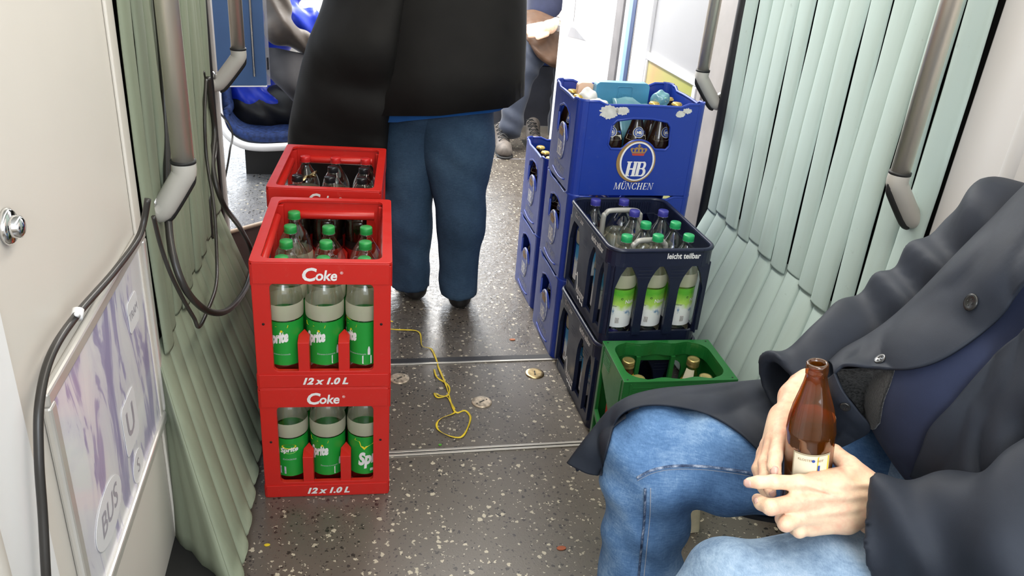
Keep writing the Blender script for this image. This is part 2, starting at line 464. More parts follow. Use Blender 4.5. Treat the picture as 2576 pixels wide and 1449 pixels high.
vstrip('trim_12', 1572, 1583, M_lblue, XR-.002); vstrip('trim_13', 1562, 1572, M_white, XR); vstrip('trim_14', 1545, 1562, M_rubg, XR-.01)
d1 = struct(MB().box((XR, yb(1545), 0), (XR+.04, yb(1411), 2.3)).box((XR-.012, yb(1419), 0), (XR, yb(1411), 2.3)).build('door_1', M_white, bevel=.003))
d1['label'] = 'white leaf at the far right beside the seated passenger'
tri = [wall_at(1438, 68, XR), wall_at(1448, 70, XR), wall_at(1475, 102, XR), wall_at(1430, 92, XR)]
MB().plate([(p.y, p.z) for p in tri], (), 0, .006, 0, Matrix(((0, 0, -1, XR), (1, 0, 0, 0), (0, 1, 0, 0), (0, 0, 0, 1)))).build('grey_bracket', mat('mid_grey', (.22, .22, .23), .6), d1)
g0, g1 = wall_at(1449, 0, XR), wall_at(1446, 56, XR)
MB().box((XR-.002, g0.y-.004, g1.z), (XR, g0.y+.004, 2.0)).build('groove', M_rubg, d1)
# sill frame with a yellow poster on the far right panel
def wall_frame(name, y0, y1, z0, z1, x, sg, mfr, mpic, label, bar=.022, cat='poster', pic=None):
    """picture frame on a side wall; sg is the inward x direction"""
    o = empty(name, label, cat, (x, (y0+y1)/2, z0))
    f = MB(); hw = (y1-y0)/2; H = z1-z0
    a, b = sorted((0.0, sg*.012))
    f.box((a, -hw, H-bar), (b, hw, H)); f.box((a, -hw, 0), (b, hw, bar)); f.box((a, -hw, bar), (b, -hw+bar, H-bar)); f.box((a, hw-bar, bar), (b, hw, H-bar))
    f.build('frame', mfr, o, bevel=.004)
    a, b = sorted((0.0, sg*.004)); MB().box((a, -hw+bar, bar), (b, hw-bar, H-bar)).build('picture', mpic, o)
    return o
def poster_mat(name, stops, scale=4, axis=1, var=.6):
    m = NT(name); v = m.obj(); s = m.N('ShaderNodeSeparateXYZ'); m.L(v, s.inputs[0])
    t = m.math('ADD', m.math('MULTIPLY', s.outputs[axis], 1.6), m.math('MULTIPLY', m.noise(v, scale, 3), var))
    m.L(m.ramp(t, stops), m.b.inputs['Base Color']); m.b.inputs['Roughness'].default_value = .25; return m.m
M_pos1 = poster_mat('yellow_poster', [(0, (.38, .39, .09, 1)), (.3, (.42, .40, .13, 1)), (.5, (.48, .34, .15, 1)), (.7, (.48, .42, .18, 1)), (1, (.3, .38, .4, 1))])
wall_frame('poster', 2.66, 3.2, .3, .865, XR+.004, -1, M_white, M_pos1, 'yellow and peach poster in a white frame behind the topmost blue crate', .03)
# widening of the far car on the right, bench and walls
struct(box_obj('wall_side_right', (XR, 4.6, 0), (1.62, 4.64, 2.3), M_white))
fw = MB()
fw.box((1.62, 4.6, 0), (1.68, 8, .85)); fw.box((1.62, 4.6, 1.9), (1.68, 8, 2.3)); fw.box((1.62, 6.2, .85), (1.68, 6.35, 1.9))
struct(fw.build('wall_far_right', M_white))
fl = MB()
fl.box((-1.1, 2.62, 0), (-1.05, 8, .82)); fl.box((-1.1, 2.62, 1.95), (-1.05, 8, 2.3)); fl.box((-1.1, 5.3, .82), (-1.05, 5.45, 1.95))
struct(fl.build('wall_far_left', M_wallR))
fe = MB(); fe.box((-1.1, 8, 0), (1.7, 8.05, 1.0)); fe.box((-1.1, 8, 2.0), (1.7, 8.05, 2.3)); struct(fe.build('wall_far_end', M_wallR))
struct(box_obj('wall_behind', (-.5, -1.25, 0), (1.3, -1.2, .9), M_wall))
struct(MB().box((-1.1, 2.2, 2.25), (1.7, 8, 2.3)).box((-.5, -1.2, 2.25), (1.3, 2.2, 2.3)).build('ceiling', M_ceil))
M_lamp = NT('lamp_diffuser'); M_lamp.b.inputs['Emission Color'].default_value = (1, .95, .87, 1); M_lamp.b.inputs['Emission Strength'].default_value = 3.5
for i, (y0, y1) in enumerate(((-.8, 2.0), (2.8, 7.6))):  # strip lamps out of view, added for their reflection in the wet floor
    t = empty('added_ceiling_strip', 'unseen strip lamp added %s in the ceiling' % ('over the crates' if i == 0 else 'over the far car'), 'lamp', (.45, (y0+y1)/2, 2.2))
    h = (y1-y0)/2
    MB().box((-.1, -h, .02), (.1, h, .05)).build('housing', M_white, t); MB().box((-.08, -h+.02, .008), (.08, h-.02, .02)).build('diffuser', M_lamp.m, t)
# left side walls
lw = MB().box((XL-.05, -1.2, 0), (XL, 1.5, 2.3)).box((XL, 1.455, 0), (XL+.006, 1.5, 2.3))
lw.tube([(XL, .70, .0), (XL, .70, 2.3)], .03, 14)
struct(MB().box((XL, .2, 0), (XL+.006, .87, 2.3)).build('trim_lit_strip', M_white, bevel=.003))  # white strip added to paint the bright light on the cream panel
struct(lw.build('wall_left', M_wall, bevel=.003))
struct(MB().box((XL-.05, 2.40, .2), (XL, 2.60, 2.3)).box((XL, 2.52, .2), (XL+.01, 2.56, 2.3)).build('trim_15', M_post, bevel=.004))
struct(MB().tube([(XL+.004, 2.375, .3), (XL+.004, 2.375, 2.3)], .02, 12).build('trim_16', M_rub))
struct(box_obj('wall_side_left', (-1.05, 2.60, 0), (XL-.05, 2.66, 2.3), M_post))

# poster frame on the left panel
def lilac():
    m = NT('lilac_poster'); v = m.obj((1, 3.5, 1)); n = m.noise(v, 4.2, 4, .55, dist=.8)
    c = m.ramp(n, [(.40, (.36, .34, .52, 1)), (.47, (.45, .43, .60, 1)), (.50, (.72, .71, .78, 1)), (.62, (.80, .80, .82, 1))])
    m.L(c, m.b.inputs['Base Color']); m.b.inputs['Roughness'].default_value = .22; m.b.inputs['Coat Weight'].default_value = .3; return m.m
M_frame = mat('silver_frame', (.72, .70, .66), .28, .5, var=.03)
pf = wall_frame('poster', .93, 1.495, .35, .775, XL, 1, M_frame, lilac(), 'lilac and white picture poster in a silver frame on the left panel', .022)
ML = Matrix(((0, 0, 1, .0045), (1, 0, 0, 0), (0, 1, 0, 0), (0, 0, 0, 1)))
M_posterw = mat('poster_white', (.80, .80, .82), .3, var=.02); M_posterg = mat('poster_grey', (.40, .38, .43), .4)
for outline, word, size, cx, cy, kw in ((oval(-.13, .10, .075, .045), 'BUS', .055, -.13, .10, dict(bold=.0006, shear=.2)), (rrect(.0, .1, .09, .2, .015), 'U', .075, .045, .15, dict(bold=.001)),
        (oval(.05, .05, .035, .03), 'S', .04, .05, .05, {}), (rrect(.12, .28, .19, .34, .012), 'TRAM', .022, .155, .31, {})):
    tx = MB().plate(outline, (), 0, .0008, 0, ML); put_text(tx, word, size, ML @ Matrix.Translation((cx, cy, 0)), 1, .0012, **kw)
    tx.build('sign', [M_posterw, M_posterg], pf)
kb = empty('panel_lock', 'round chrome lock knob at the left edge of the cream panel', 'lock', tuple(wall_at(14, 570, XL)))
KM = Matrix.Rotation(pi/2, 4, 'Y')
MB().lathe([(.0, 0), (.021, 0), (.022, .004), (.018, .008), (.0, .009)], 24, 0, KM).build('ring', M_chrome, kb)
MB().lathe([(.013, .006), (.013, .016), (.008, .019), (.0, .02)], 20, 0, KM).build('knob', M_chrome, kb)

# bellows
def bellows(name, X, sg, yt0, yt1, yb0, yb1, zc, foot, m, label, n=13):
    o = empty(name, label, 'bellows', (X, (yt0+yt1)/2, 0)); oy = (yt0+yt1)/2
    K = 10
    prof = lambda t: abs(sin(pi*t))**.45
    up = MB()
    for i in range(n):
        rows = []
        a = yt0+(yt1-yt0)*i/n; b = yt0+(yt1-yt0)*(i+1)/n
        for z in (2.25, 1.8, 1.4, 1.1, .9, .75, .62, zc+.03, zc+.006, zc):
            wob = .004*sin(z*5+i*1.7)
            rows.append([(sg*(.014+.009*prof(j/K))+wob*sg, a+(b-a)*j/K-oy+wob*.6, z+.010*((i*7) % 3-1)*(z < zc+.02)) for j in range(K+1)])
        up.grid(rows)
    up.build('upper_pleats', m, o)
    sk = MB()
    for i in range(n):
        rows = []; R = 9
        dz = .012*((i*7) % 3-1)
        for r in range(R+3):
            t = (0, .02, .11, .22, .33, .44, .56, .67, .78, .89, .985, 1)[r]
            a = yt0+(yt1-yt0)*i/n; b = yt0+(yt1-yt0)*(i+1)/n; a2 = yb0+(yb1-yb0)*i/n; b2 = yb0+(yb1-yb0)*(i+1)/n
            ya = a+(a2-a)*t; ybb = b+(b2-b)*t; z = (zc+.03)*(1-t)+foot*t+dz*(1-t)
            xx = sg*(-.004+(.165 if sg < 0 else .150)*t**1.05)
            rows.append([(xx+sg*(.012*prof(j/K)), ya+(ybb-ya)*j/K-oy, z+(.012*abs(sin(pi*j/K)) if r == R+2 else 0)) for j in range(K+1)])
        sk.grid(rows)
    side = []
    for r in range(R+1):   # cloth closing the near end of the skirt back to the panel
        t = r/R; z = (zc+.03)*(1-t)+foot*t; xx = sg*(-.004+(.165 if sg < 0 else .150)*t**1.05)
        e = (xx+sg*.002, yt0+(yb0-yt0)*t-oy, z); w0 = (sg*.002, yt0+.006-.05*t*(1 if sg > 0 else 1)-oy, z)
        side.append([tuple(e[q]+(w0[q]-e[q])*j/10+((-.012*abs(sin(pi*j/3.4))*t) if q == 1 else 0) for q in range(3)) for j in range(11)])
    sk.grid(side)
    so = sk.build('skirt_pleats', m, o)
    for c in o.children:
        s = c.modifiers.new('thick', 'SOLIDIFY'); s.thickness = .0025; s.offset = 0
    return o
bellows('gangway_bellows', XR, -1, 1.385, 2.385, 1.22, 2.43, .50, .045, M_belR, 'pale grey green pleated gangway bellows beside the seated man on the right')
bellows('gangway_bellows', XL, 1, 1.50, 2.36, 1.28, 2.42, .50, .03, M_belL, 'olive green pleated gangway bellows, shade in its colour, behind the cables on the left')
for x, s in ((XR, -1), (XL, 1)):   # black boxes paint in the dark gap under the bellows, black backing behind
    struct(MB().box((x-.02 if s > 0 else x-.12, 1.3, 0), (x+.12 if s > 0 else x+.02, 2.4, .05)).build('trim_17' if s < 0 else 'trim_18', M_black))
    struct(MB().box((x-.02 if s > 0 else x+.02, 1.3, 0), (x-.03 if s > 0 else x+.03, 2.5, 2.25)).build('trim_19' if s < 0 else 'trim_20', M_black))

# handrails
def rail(x, sg, y, zb, label, r=.0195, out=.085):
    o = empty('handrail', label, 'handrail', (x, y, zb)); dx = sg*out
    MB().tube([(dx, 0, .085), (dx, 0, 2.02-zb)], r, 28).build('pole', M_tube, o)
    for zz, sgn in ((0, 1), (2.1-zb, -1)):
        e = MB(); P = [(dx, 0, zz+sgn*.082), (dx, 0, zz+sgn*.062), (dx*.88, 0, zz+sgn*.045), (dx*.35, 0, zz-sgn*.012), (dx*.18, 0, zz-sgn*.02), (sg*.004, 0, zz-sgn*.022)]
        e.tube(curve_pts(P, 14), [r*1.12]*13+[r, r*.9], 20, flat=1.0).build('elbow', M_elbow, o)
        MB().tube([(dx, 0, zz+sgn*.08), (dx, 0, zz+sgn*.086)], r*1.16, 24).build('collar', M_black, o)
        q = [(P_[0]+sg*.012*(1 if i < 4 else 1), P_[1], P_[2]-sgn*.016) for i, P_ in enumerate(P[:5])]
        MB().tube(curve_pts(q, 12), .009, 10).build('rubber_seam', M_black, o)
        MB().lathe([(0, 0), (.017, 0), (.017, .012), (.012, .016), (0, .017)], 20, 0, Matrix.Translation((0, 0, zz-sgn*.0)) @ Matrix.Rotation(sg*pi/2, 4, 'Y')).build('wall_stud', M_chrome, o)
    return o
rail(XR, -1, 1.42, .845, 'steel handrail nearest the seated man on the right')
rail(XR-.006, -1, 2.445, .85, 'steel handrail on the grey post behind the topmost blue crate')
rail(XL+.006, 1, 1.585, .79, 'thick steel handrail nearest the camera on the left', .0205, .068)
rail(XL, 1, 2.46, .85, 'steel handrail in front of the blue cupboard door')

# floor hatch discs
def disc(px, py, rot, m, label):
    p = floor_at(px, py); o = empty('floor_disc', label, 'disc', (p.x, p.y, 0), rot, None)
    MB().lathe([(.031, 0), (.031, .0022), (.029, .0035), (.02, .003), (0, .0036)], 32).build('plate', m, o)
    s = MB().box((-.009, -.0014, .0032), (.009, .0014, .0042))
    for k in (-1, 1): s.lathe([(0, .0034), (.0022, .0034), (.0022, .0042), (0, .0042)], 8, 0, Matrix.Translation((k*.019 if rot < 1 else k*.01, 0, 0)))
    s.build('slot', M_black, o)
disc(1005, 953, .6, M_bronze, 'dull steel disc in the floor beside the red crates')
disc(1212, 1012, .55, M_bronze, 'round metal disc in the floor beside the yellow ribbon, nearest the camera')
disc(1345, 940, 1.45, M_brass, 'shiny brass disc in the floor beside the black crates')

# cables on the left
def cable(name, pts, r, label, cat='cable', n=60, flat=1):
    o = MB().tube(curve_pts([Vector(p) for p in pts], n), r, 10, flat=flat).build(name, M_cable)
    return tag(o, label, cat)
def wl(px, py, x): return wall_at(px, py, x)
c1 = empty('hose_cable', 'black cable running down the cream panel past the silver poster frame', 'cable', (XL+.02, 1.5, .8))
pts = [wl(px, py, x)-Vector((XL+.02, 1.5, .8)) for px, py, x in ((372, 500, XL+.05), (352, 590, XL+.035), (290, 680, XL+.03), (195, 790, XL+.022), (130, 890, XL+.022), (100, 1010, XL+.022), (98, 1150, XL+.022), (108, 1300, XL+.022), (118, 1480, XL+.022), (130, 1600, XL+.02))]
MB().tube(curve_pts(pts, 70), .0055, 12).build('cable_run', M_cable, c1)
zt = pts[3]; MB().tube([zt+Vector((0, -.006, -.004)), zt+Vector((0, .006, .004))], .0075, 12).tube([zt+Vector((.004, -.01, .002)), zt+Vector((.006, -.022, .012))], .003, 8).build('cable_tie', M_white, c1)
cable('hanging_cable', [wl(390, -40, XL+.03), wl(408, 150, XL+.03), wl(418, 330, XL+.03), wl(424, 560, XL+.035), wl(440, 660, XL+.05), wl(475, 740, XL+.07), wl(530, 785, XL+.09), wl(580, 775, XL+.10), wl(622, 715, XL+.10), wl(634, 640, XL+.09), wl(605, 575, XL+.07), wl(560, 510, XL+.05), wl(535, 420, XL+.03), wl(540, 330, XL+.03), wl(530, 250, XL+.03), wl(523, 195, XL+.03)], .0075, 'thick black cable hanging in a wide loop in front of the left bellows', n=110)
cable('hanging_cable', [wl(386, 545, XL+.04), wl(405, 620, XL+.04), wl(430, 690, XL+.05), wl(462, 755, XL+.06), wl(488, 800, XL+.07), wl(500, 822, XL+.075), wl(518, 790, XL+.075), wl(543, 720, XL+.075), wl(545, 640, XL+.06), wl(538, 520, XL+.05), wl(520, 400, XL+.03), wl(515, 300, XL+.03), wl(518, 200, XL+.03)], .0042, 'thin black cable hanging in a pointed loop inside the wide one', n=100)
cable('hanging_cable', [wl(512, 180, XL+.02), wl(524, 250, XL+.02), wl(545, 360, XL+.02), wl(528, 470, XL+.02), wl(535, 600, XL+.02)], .004, 'black cable tied along the brown post under the far handrail', n=40)
cable('hanging_cable', [(-.55, 3.0, 1.1), (-.50, 3.0, .72), at(580, 320, 3.2), at(578, 380, 3.2), at(566, 450, 3.25), at(556, 500, 3.3)], .004, 'thin cable hanging down in front of the blue seat', n=50)
# ------------------------------------------------------------------ crates
def plastic(name, c, scuff=(.8, .8, .8, 1), amt=.12, rough=.34):
    m = NT(name); v = m.obj(); s = m.ramp(m.noise(v, 60, 5, .7), [(.60, (0, 0, 0, 1)), (.72, (1, 1, 1, 1))])
    b = m.noise(v, 6, 3)
    base = m.mix(b, tuple(x*.88 for x in c[:3])+(1,), c)
    m.L(m.mix(m.math('MULTIPLY', s, amt), base, scuff), m.b.inputs['Base Color'])
    m.L(m.math('MULTIPLY_ADD', m.noise(v, 30, 4), .2, rough-.08), m.b.inputs['Roughness'])
    m.bump(m.noise(v, 500, 2), .08, .0005); return m.m
C_red = plastic('red_crate_plastic', (.60, .018, .012, 1), (.75, .2, .15, 1))
C_blue = plastic('blue_crate_plastic', (.012, .042, .32, 1), (.2, .25, .5, 1), .12)
C_navy = plastic('dark_navy_crate_plastic', (.008, .012, .035, 1), (.15, .16, .22, 1), .14)
C_green = plastic('green_crate_plastic', (.012, .16, .03, 1), (.2, .4, .2, 1), .12)
M_print = mat('white_print', (.82, .80, .78), .5, var=.05, vscale=60)
M_printg = mat('worn_grey_print', (.56, .57, .62), .5, var=.2, vscale=80)
M_gold = mat('gold_print', (.33, .20, .07), .5, var=.1)
M_redp = mat('red_print', (.5, .06, .03), .5)
M_peel = mat('torn_paper', (.62, .61, .58), .85, var=.08, vscale=60)
M_hole = mat('dark_hole', (.03, .004, .004), .8)

# hand drawn serif capitals, unit height 1, each a list of convex strokes
def _st(x0, y0, x1, y1, w0, w1=None):
    w1 = w0 if w1 is None else w1
    return [(x0-w0/2, y0), (x0+w0/2, y0), (x1+w1/2, y1), (x1-w1/2, y1)]
def _bar(x0, x1, y, h): return [(x0, y-h/2), (x1, y-h/2), (x1, y+h/2), (x0, y+h/2)]
GLB = {}
def _arc(cx, cy, rx, ry, a0, a1, w, wt=None, n=10):
    q = []
    for i in range(n):
        t0, t1 = radians(a0+(a1-a0)*i/n), radians(a0+(a1-a0)*(i+1)/n)
        f = lambda t: (w if wt is None else wt+(w-wt)*abs(cos(t)))/2
        q.append([(cx+(rx+f(t0))*cos(t0), cy+(ry+f(t0))*sin(t0)), (cx+(rx+f(t1))*cos(t1), cy+(ry+f(t1))*sin(t1)),
                  (cx+(rx-f(t1))*cos(t1), cy+(ry-f(t1))*sin(t1)), (cx+(rx-f(t0))*cos(t0), cy+(ry-f(t0))*sin(t0))])
    return q
T, S_, H_ = .15, .05, .05
GL_ = {
 'M': (1.0, [_st(.14, 0, .18, 1, S_), _st(.50, .0, .20, 1, .06, T), _st(.50, 0, .82, 1, .06, S_), _st(.86, 0, .82, 1, T), _bar(.04, .26, .025, H_), _bar(.74, .98, .025, H_), _bar(.06, .26, .975, H_), _bar(.74, .96, .975, H_)]),
 'U': (.82, [_st(.2, .3, .2, 1, T), _st(.66, .3, .66, 1, S_)]+_arc(.43, .3, .23, .26, 180, 360, .12, .06)+[_bar(.06, .34, .975, H_), _bar(.54, .78, .975, H_)]),
 'N': (.86, [_st(.16, 0, .16, 1, S_), _st(.70, 0, .70, 1, S_), _st(.68, 0, .16, 1, .05, T), _bar(.05, .28, .025, H_), _bar(.03, .2, .975, H_), _bar(.58, .82, .975, H_)]),
 'C': (.8, _arc(.44, .5, .32, .47, 45, 315, T, .05, 14)+[_st(.68, .66, .68, .98, .05), _st(.68, .04, .68, .3, .05)]),
 'H': (.88, [_st(.2, 0, .2, 1, T), _st(.66, 0, .66, 1, T), _bar(.2, .66, .5, .06), _bar(.06, .34, .025, H_), _bar(.06, .34, .975, H_), _bar(.52, .80, .025, H_), _bar(.52, .80, .975, H_)]),
 'E': (.72, [_st(.2, 0, .2, 1, T), _bar(.1, .62, .975, H_), _bar(.1, .64, .025, H_), _bar(.2, .5, .5, .06), _st(.62, .74, .62, 1, .04), _st(.64, 0, .64, .26, .04), _st(.5, .4, .5, .6, .04)]),
 'B': (.8, [_st(.2, 0, .2, 1, T), _bar(.08, .42, .97, .06), _bar(.08, .44, .03, .06), _bar(.2, .42, .53, .06)]+_arc(.42, .75, .2, .22, -90, 90, T, .06)+_arc(.44, .28, .24, .25, -90, 90, T, .06)),
}
def serif(mb, txt, h, M, mi, off=.0006, slant=.0, G=None):
    GL = G or GL_
    W = sum(GL[c.replace('Ü', 'U')][0] for c in txt); x = -W/2
    for c in txt:
        g = GL['U' if c == 'Ü' else c]; ps = list(g[1])
        if c == 'Ü': ps += [oval(.3, 1.18, .075, .075, 8), oval(.56, 1.18, .075, .075, 8)]
        for k, p in enumerate(ps):
            n = len(p); z = off+k*.00002
            q = [((x+u+slant*v)*h, (v-.5)*h, z) for u, v in p]
            mb.add(q, [tuple(range(n))], mi, M)
        x += g[0]

T2 = .27
GLB = {
 'H': (.92, [_st(.2, 0, .2, 1, T2), _st(.72, 0, .72, 1, T2), _bar(.2, .66, .5, .10), _bar(-.02, .42, .03, .07), _bar(-.02, .42, .97, .07), _bar(.52, .92, .03, .07), _bar(.52, .92, .97, .07)]),
 'B': (.9, [_st(.14, 0, .14, 1, T2), _bar(.0, .46, .96, .08), _bar(.0, .5, .04, .08), _bar(.2, .48, .53, .08)]+_arc(.44, .75, .2, .22, -90, 90, .22, .08)+_arc(.47, .28, .25, .24, -90, 90, .24, .08)),
}
def emblem(k, parent, M, a, b, big, worn):
    """crowned oval badge: coloured ring, white ring, crown, the two letters"""
    e = MB()
    if big: e.plate(oval(-.003, -.001, a*1.13, b*1.06, 40), (), 0, .0022, 2, M)
    e.plate(oval(0, 0, a, b, 40), (), 0, .003, 1 if not worn else 3, M)
    e.plate(oval(0, 0, a*.90, b*.93, 40), (), 0, .0034, 0, M)
    s = b/.058
    Mc = M @ Matrix.Translation((0, .026*s, .0036))
    cs = (.8 if a < .035 else 1)*s
    if True:
        mi = 2
        e.plate([(x*cs, y*cs) for x, y in ((-.017, -.008), (.017, -.008), (.0195, -.002), (-.0195, -.002))], (), 0, .0004, 4 if big else 2, Mc)
        e.plate([(x*cs, y*cs) for x, y in ((-.0195, -.001), (.0195, -.001), (.026, .010), (.022, .015), (.014, .013), (.008, .017), (.0, .015), (-.008, .017), (-.014, .013), (-.022, .015), (-.026, .010))],
                [[(x*cs, y*cs) for x, y in oval(c, .007, .003, .0045, 8)] for c in (-.016, -.0055, .0055, .016)], 0, .0004, mi, Mc)
        e.plate([(x*cs, y*cs) for x, y in ((-.002, .015), (.002, .015), (.002, .019), (.005, .019), (.005, .022), (.002, .022), (.002, .026), (-.002, .026), (-.002, .022), (-.005, .022), (-.005, .019), (-.002, .019))], (), 0, .0004, mi, Mc)
    t = 1
    hh = .044*s
    serif(e, 'HB', hh, M @ Matrix.Translation((-.001, -.022*s, .0036)) @ Matrix.Diagonal((.66 if a < .04 else .80, 1, 1, 1)), t, 0, .12, GLB)
    e.build('emblem', [C_blue, M_print, M_gold, M_printg, M_redp], parent)

def corner_posts(mb, w, d, r, t, z0, z1, mi=0, n=5):
    for sx in (-1, 1):
        for sy in (-1, 1):
            cx, cy = sx*(w/2-r), sy*(d/2-r); a0 = atan2(sy, sx)-pi/4
            out = [(cx+r*cos(a0+pi/2*i/n), cy+r*sin(a0+pi/2*i/n)) for i in range(n+1)]
            inn = [(cx+(r-t)*cos(a0+pi/2*i/n), cy+(r-t)*sin(a0+pi/2*i/n)) for i in range(n, -1, -1)]
            mb.plate(out+inn, (), z0, z1, mi)

def blue_crate():
    w, d, h, r, t = .4, .3, .291, .028, .006
    b = MB()
    for k in range(4):
        L = (w if k % 2 == 0 else d)-2*r; hl = L/2; M = face_frame(k, w, d) @ Matrix.Translation((0, 0, -t))
        dip = [(hl, h-.004), (hl*.82, h-.004), (hl*.68, h-.014), (hl*.2, h-.012), (-hl*.2, h-.012), (-hl*.68, h-.014), (-hl*.82, h-.004), (-hl, h-.004)]
        out = [(-hl, 0), (hl, 0)]+dip
        if k % 2 == 0:
            hole = [(-.093, .218), (-.08, .233), (-.03, .241), (.03, .241), (.08, .233), (.093, .218), (.099, .16), (.088, .146), (.056, .146)]
            hole += [(.060*cos(radians(a)), .114+.060*sin(radians(a))*1.0) for a in range(36, 145, 12)]
            hole += [(-.056, .146), (-.088, .146), (-.099, .16)]
            e = (0, .108, .047, .058)
        else:
            hole = [(-.066, .205), (-.058, .226), (-.02, .240), (.02, .240), (.058, .226), (.066, .205), (.066, .150), (.058, .142), (.050, .150)]
            hole += [(.044*cos(radians(a)), .142+.040*sin(radians(a))) for a in range(20, 161, 14)]
            hole += [(-.050, .150), (-.058, .142), (-.066, .150)]
            e = (0, .118, .040, .062)
        b.plate(out, [hole[::-1]], 0, t, 0, M)
        # rolled grip lip round the hole
        lip = [Vector((u, v, t*.5)) for u, v in hole]
        b.tube([M @ p for p in lip+[lip[0]]], .0045, 8)
        b.tube([M @ Vector((u, v-.001, t*.4)) for u, v in dip], .0048, 8)
    corner_posts(b, w, d, r, t, 0, h-.001)
    for sx in (-1, 1):
        for sy in (-1, 1): b.lathe([(r-t*.4, h-.003), (r-t*.4, h+.001), (r+.0006, h+.001), (r+.0006, h-.006)], 5, 0, Matrix.Translation((sx*(w/2-r), sy*(d/2-r), 0)), True, pi/2, atan2(sy, sx)-pi/4)
    b.plate(rrect(-w/2+.006, -d/2+.006, w/2-.006, d/2-.006, r), (), 0, .005)
    for i in range(1, 5): b.box((-w/2+i*w/5-.0015, -d/2+.008, .004), (-w/2+i*w/5+.0015, d/2-.008, .085))
    for i in range(1, 4): b.box((-w/2+.008, -d/2+i*d/4-.0015, .004), (w/2-.008, -d/2+i*d/4+.0015, .085))
    t_ = empty('x', 'x', 'crate')
    b.build('body', C_blue, t_, bevel=.0012, seg=1)
    for k in range(4):
        M = face_frame(k, w, d)
        if k % 2 == 0: emblem(k, t_, M @ Matrix.Translation((0, .110, 0)), .055, .061, True, False); zt, sc = .031, .0215
        else: emblem(k, t_, M @ Matrix.Translation((0, .128, 0)), .036, .060, False, True); zt, sc = .044, .021
        if k in (0, 3):
            l = MB(); serif(l, 'MÜNCHEN', sc, M @ Matrix.Translation((0, zt, 0)), 0, .0006, .15 if k == 0 else .05)
            l.build('lettering', M_print if k == 0 else M_printg, t_)
        if k % 2:
            MB().tube([M @ Vector((u, .016+.000+.010*(1-(u/.07)**2)*-1+.008, .0)) for u in [(-.07+.014*i) for i in range(11)]], .0028, 8).build('groove', C_blue, t_)
    return t_
def red_crate():
    w, d, h, t = .3, .4, .322, .012
    b = MB()
    for k in range(4):
        L = w if k % 2 == 0 else d; hl = L/2; M = face_frame(k, w, d) @ Matrix.Translation((0, 0, -t)); q = hl-.001
        if k % 2 == 0: hole = rrect(-hl+.038, .044, hl-.038, .268, .012)
        else: hole = rrect(-hl+.036, .044, hl-.036, .262, .02)
        b.plate([(-q, .032), (q, .032), (q, h-.055), (-q, h-.055)], [[(u, v) for u, v in hole if v < h-.06] and hole[::-1]] if False else [], 0, t) if False else None
        b.plate([(-q, 0), (q, 0), (q, h-.010), (q-.02, h-.004), (q*.55, h-.004), (q*.5, h-.008), (-q*.5, h-.008), (-q*.55, h-.004), (-q+.02, h-.004), (-q, h-.010)], [hole[::-1]], 0, t, 0, M)
        b.box((-q+.003, .262 if k % 2 else .268, t), (q-.003, h-.004, t+.0022), 0, M)
        b.box((-q+.003, .002, t), (q-.003, .036, t+.0022), 0, M)
        b.tube([M @ Vector((-q+.04, .281, -.002)), M @ Vector((q-.04, .281, -.002))], .012, 10)
    # top rim deck and corner blocks
    b.plate(rrect(-w/2-.002, -d/2-.002, w/2+.002, d/2+.002, .010), [rrect(-w/2+.020, -d/2+.016, w/2-.020, d/2-.016, .018)[::-1]], h-.007, h-.0005)
    b.plate(rrect(-w/2-.001, -d/2-.001, w/2+.001, d/2+.001, .010), (), 0, .006)
    for sx in (-1, 1):
        for sy in (-1, 1):
            b.box((min(sx*(w/2-.03), sx*(w/2-.008)), min(sy*(d/2-.03), sy*(d/2-.008)), .006), (max(sx*(w/2-.03), sx*(w/2-.008)), max(sy*(d/2-.03), sy*(d/2-.008)), h-.012))
    # pointed bottle dividers
    for i in (-1, 1):
        for sy in (-1, 1):
            y = sy*(d/2-.002); s = -sy
            pts = [(-.0125, 0), (.0125, 0), (.0125, .028), (0, .042), (-.0125, .028)]
            MZ = Matrix.Translation((i*.045, y, 0)) @ Matrix.Diagonal((1, s, 1, 1))
            vs = []; zt = (.118, .118, .124, .132, .124)
            vs = [(u, v, .026) for u, v in pts]+[(u, v, z) for (u, v), z in zip(pts, zt)]
            fs = [tuple(range(5, 10)), tuple(reversed(range(5)))]+[(a, (a+1) % 5, (a+1) % 5+5, a+5) for a in range(5)]
            if s < 0: fs = [tuple(reversed(f)) for f in fs]
            b.add(vs, fs, 0, MZ)
    for i in (-1, 1): b.box((i*.045-.0015, -d/2+.03, .006), (i*.045+.0015, d/2-.03, .085))
    for j in (-1, 0, 1): b.box((-w/2+.014, j*.092-.0015, .006), (w/2-.014, j*.092+.0015, .085))
    t_ = empty('x', 'x', 'crate'); b.build('body', C_red, t_, bevel=.0014, seg=2)
    for k in (0, 2):
        M = face_frame(k, w, d) @ Matrix.Translation((0, 0, .0024)); l = MB()
        # big C, then the smaller letters
        put_text(l, 'C', .043, M @ Matrix.Translation((-.029, .290, 0)), 0, bold=.0014, shear=.18)
        put_text(l, 'oke', .033, M @ Matrix.Translation((.009, .2885, 0)) @ Matrix.Diagonal((.95, 1.05, 1, 1)), 0, bold=.0008, shear=.18, space=.98)
        put_text(l, '®', .009, M @ Matrix.Translation((.043, .296, 0)), 0)
        l.build('logo_lettering', M_print, t_); l = MB()
        put_text(l, '12 x 1.0 L', .024, M @ Matrix.Translation((.0, .018, 0)) @ Matrix.Diagonal((1.08, 1, 1, 1)), 0, bold=.0011, shear=.3)
        l.build('lettering', M_print, t_)
        hh = MB()
        for s in (-1, 1): hh.lathe([(0, 0), (.0032, 0), (.0032, .0006), (0, .0006)], 10, 0, M @ Matrix.Translation((s*.129, .168, -.002)))
        hh.build('rivet_hole', M_hole, t_)
    return t_
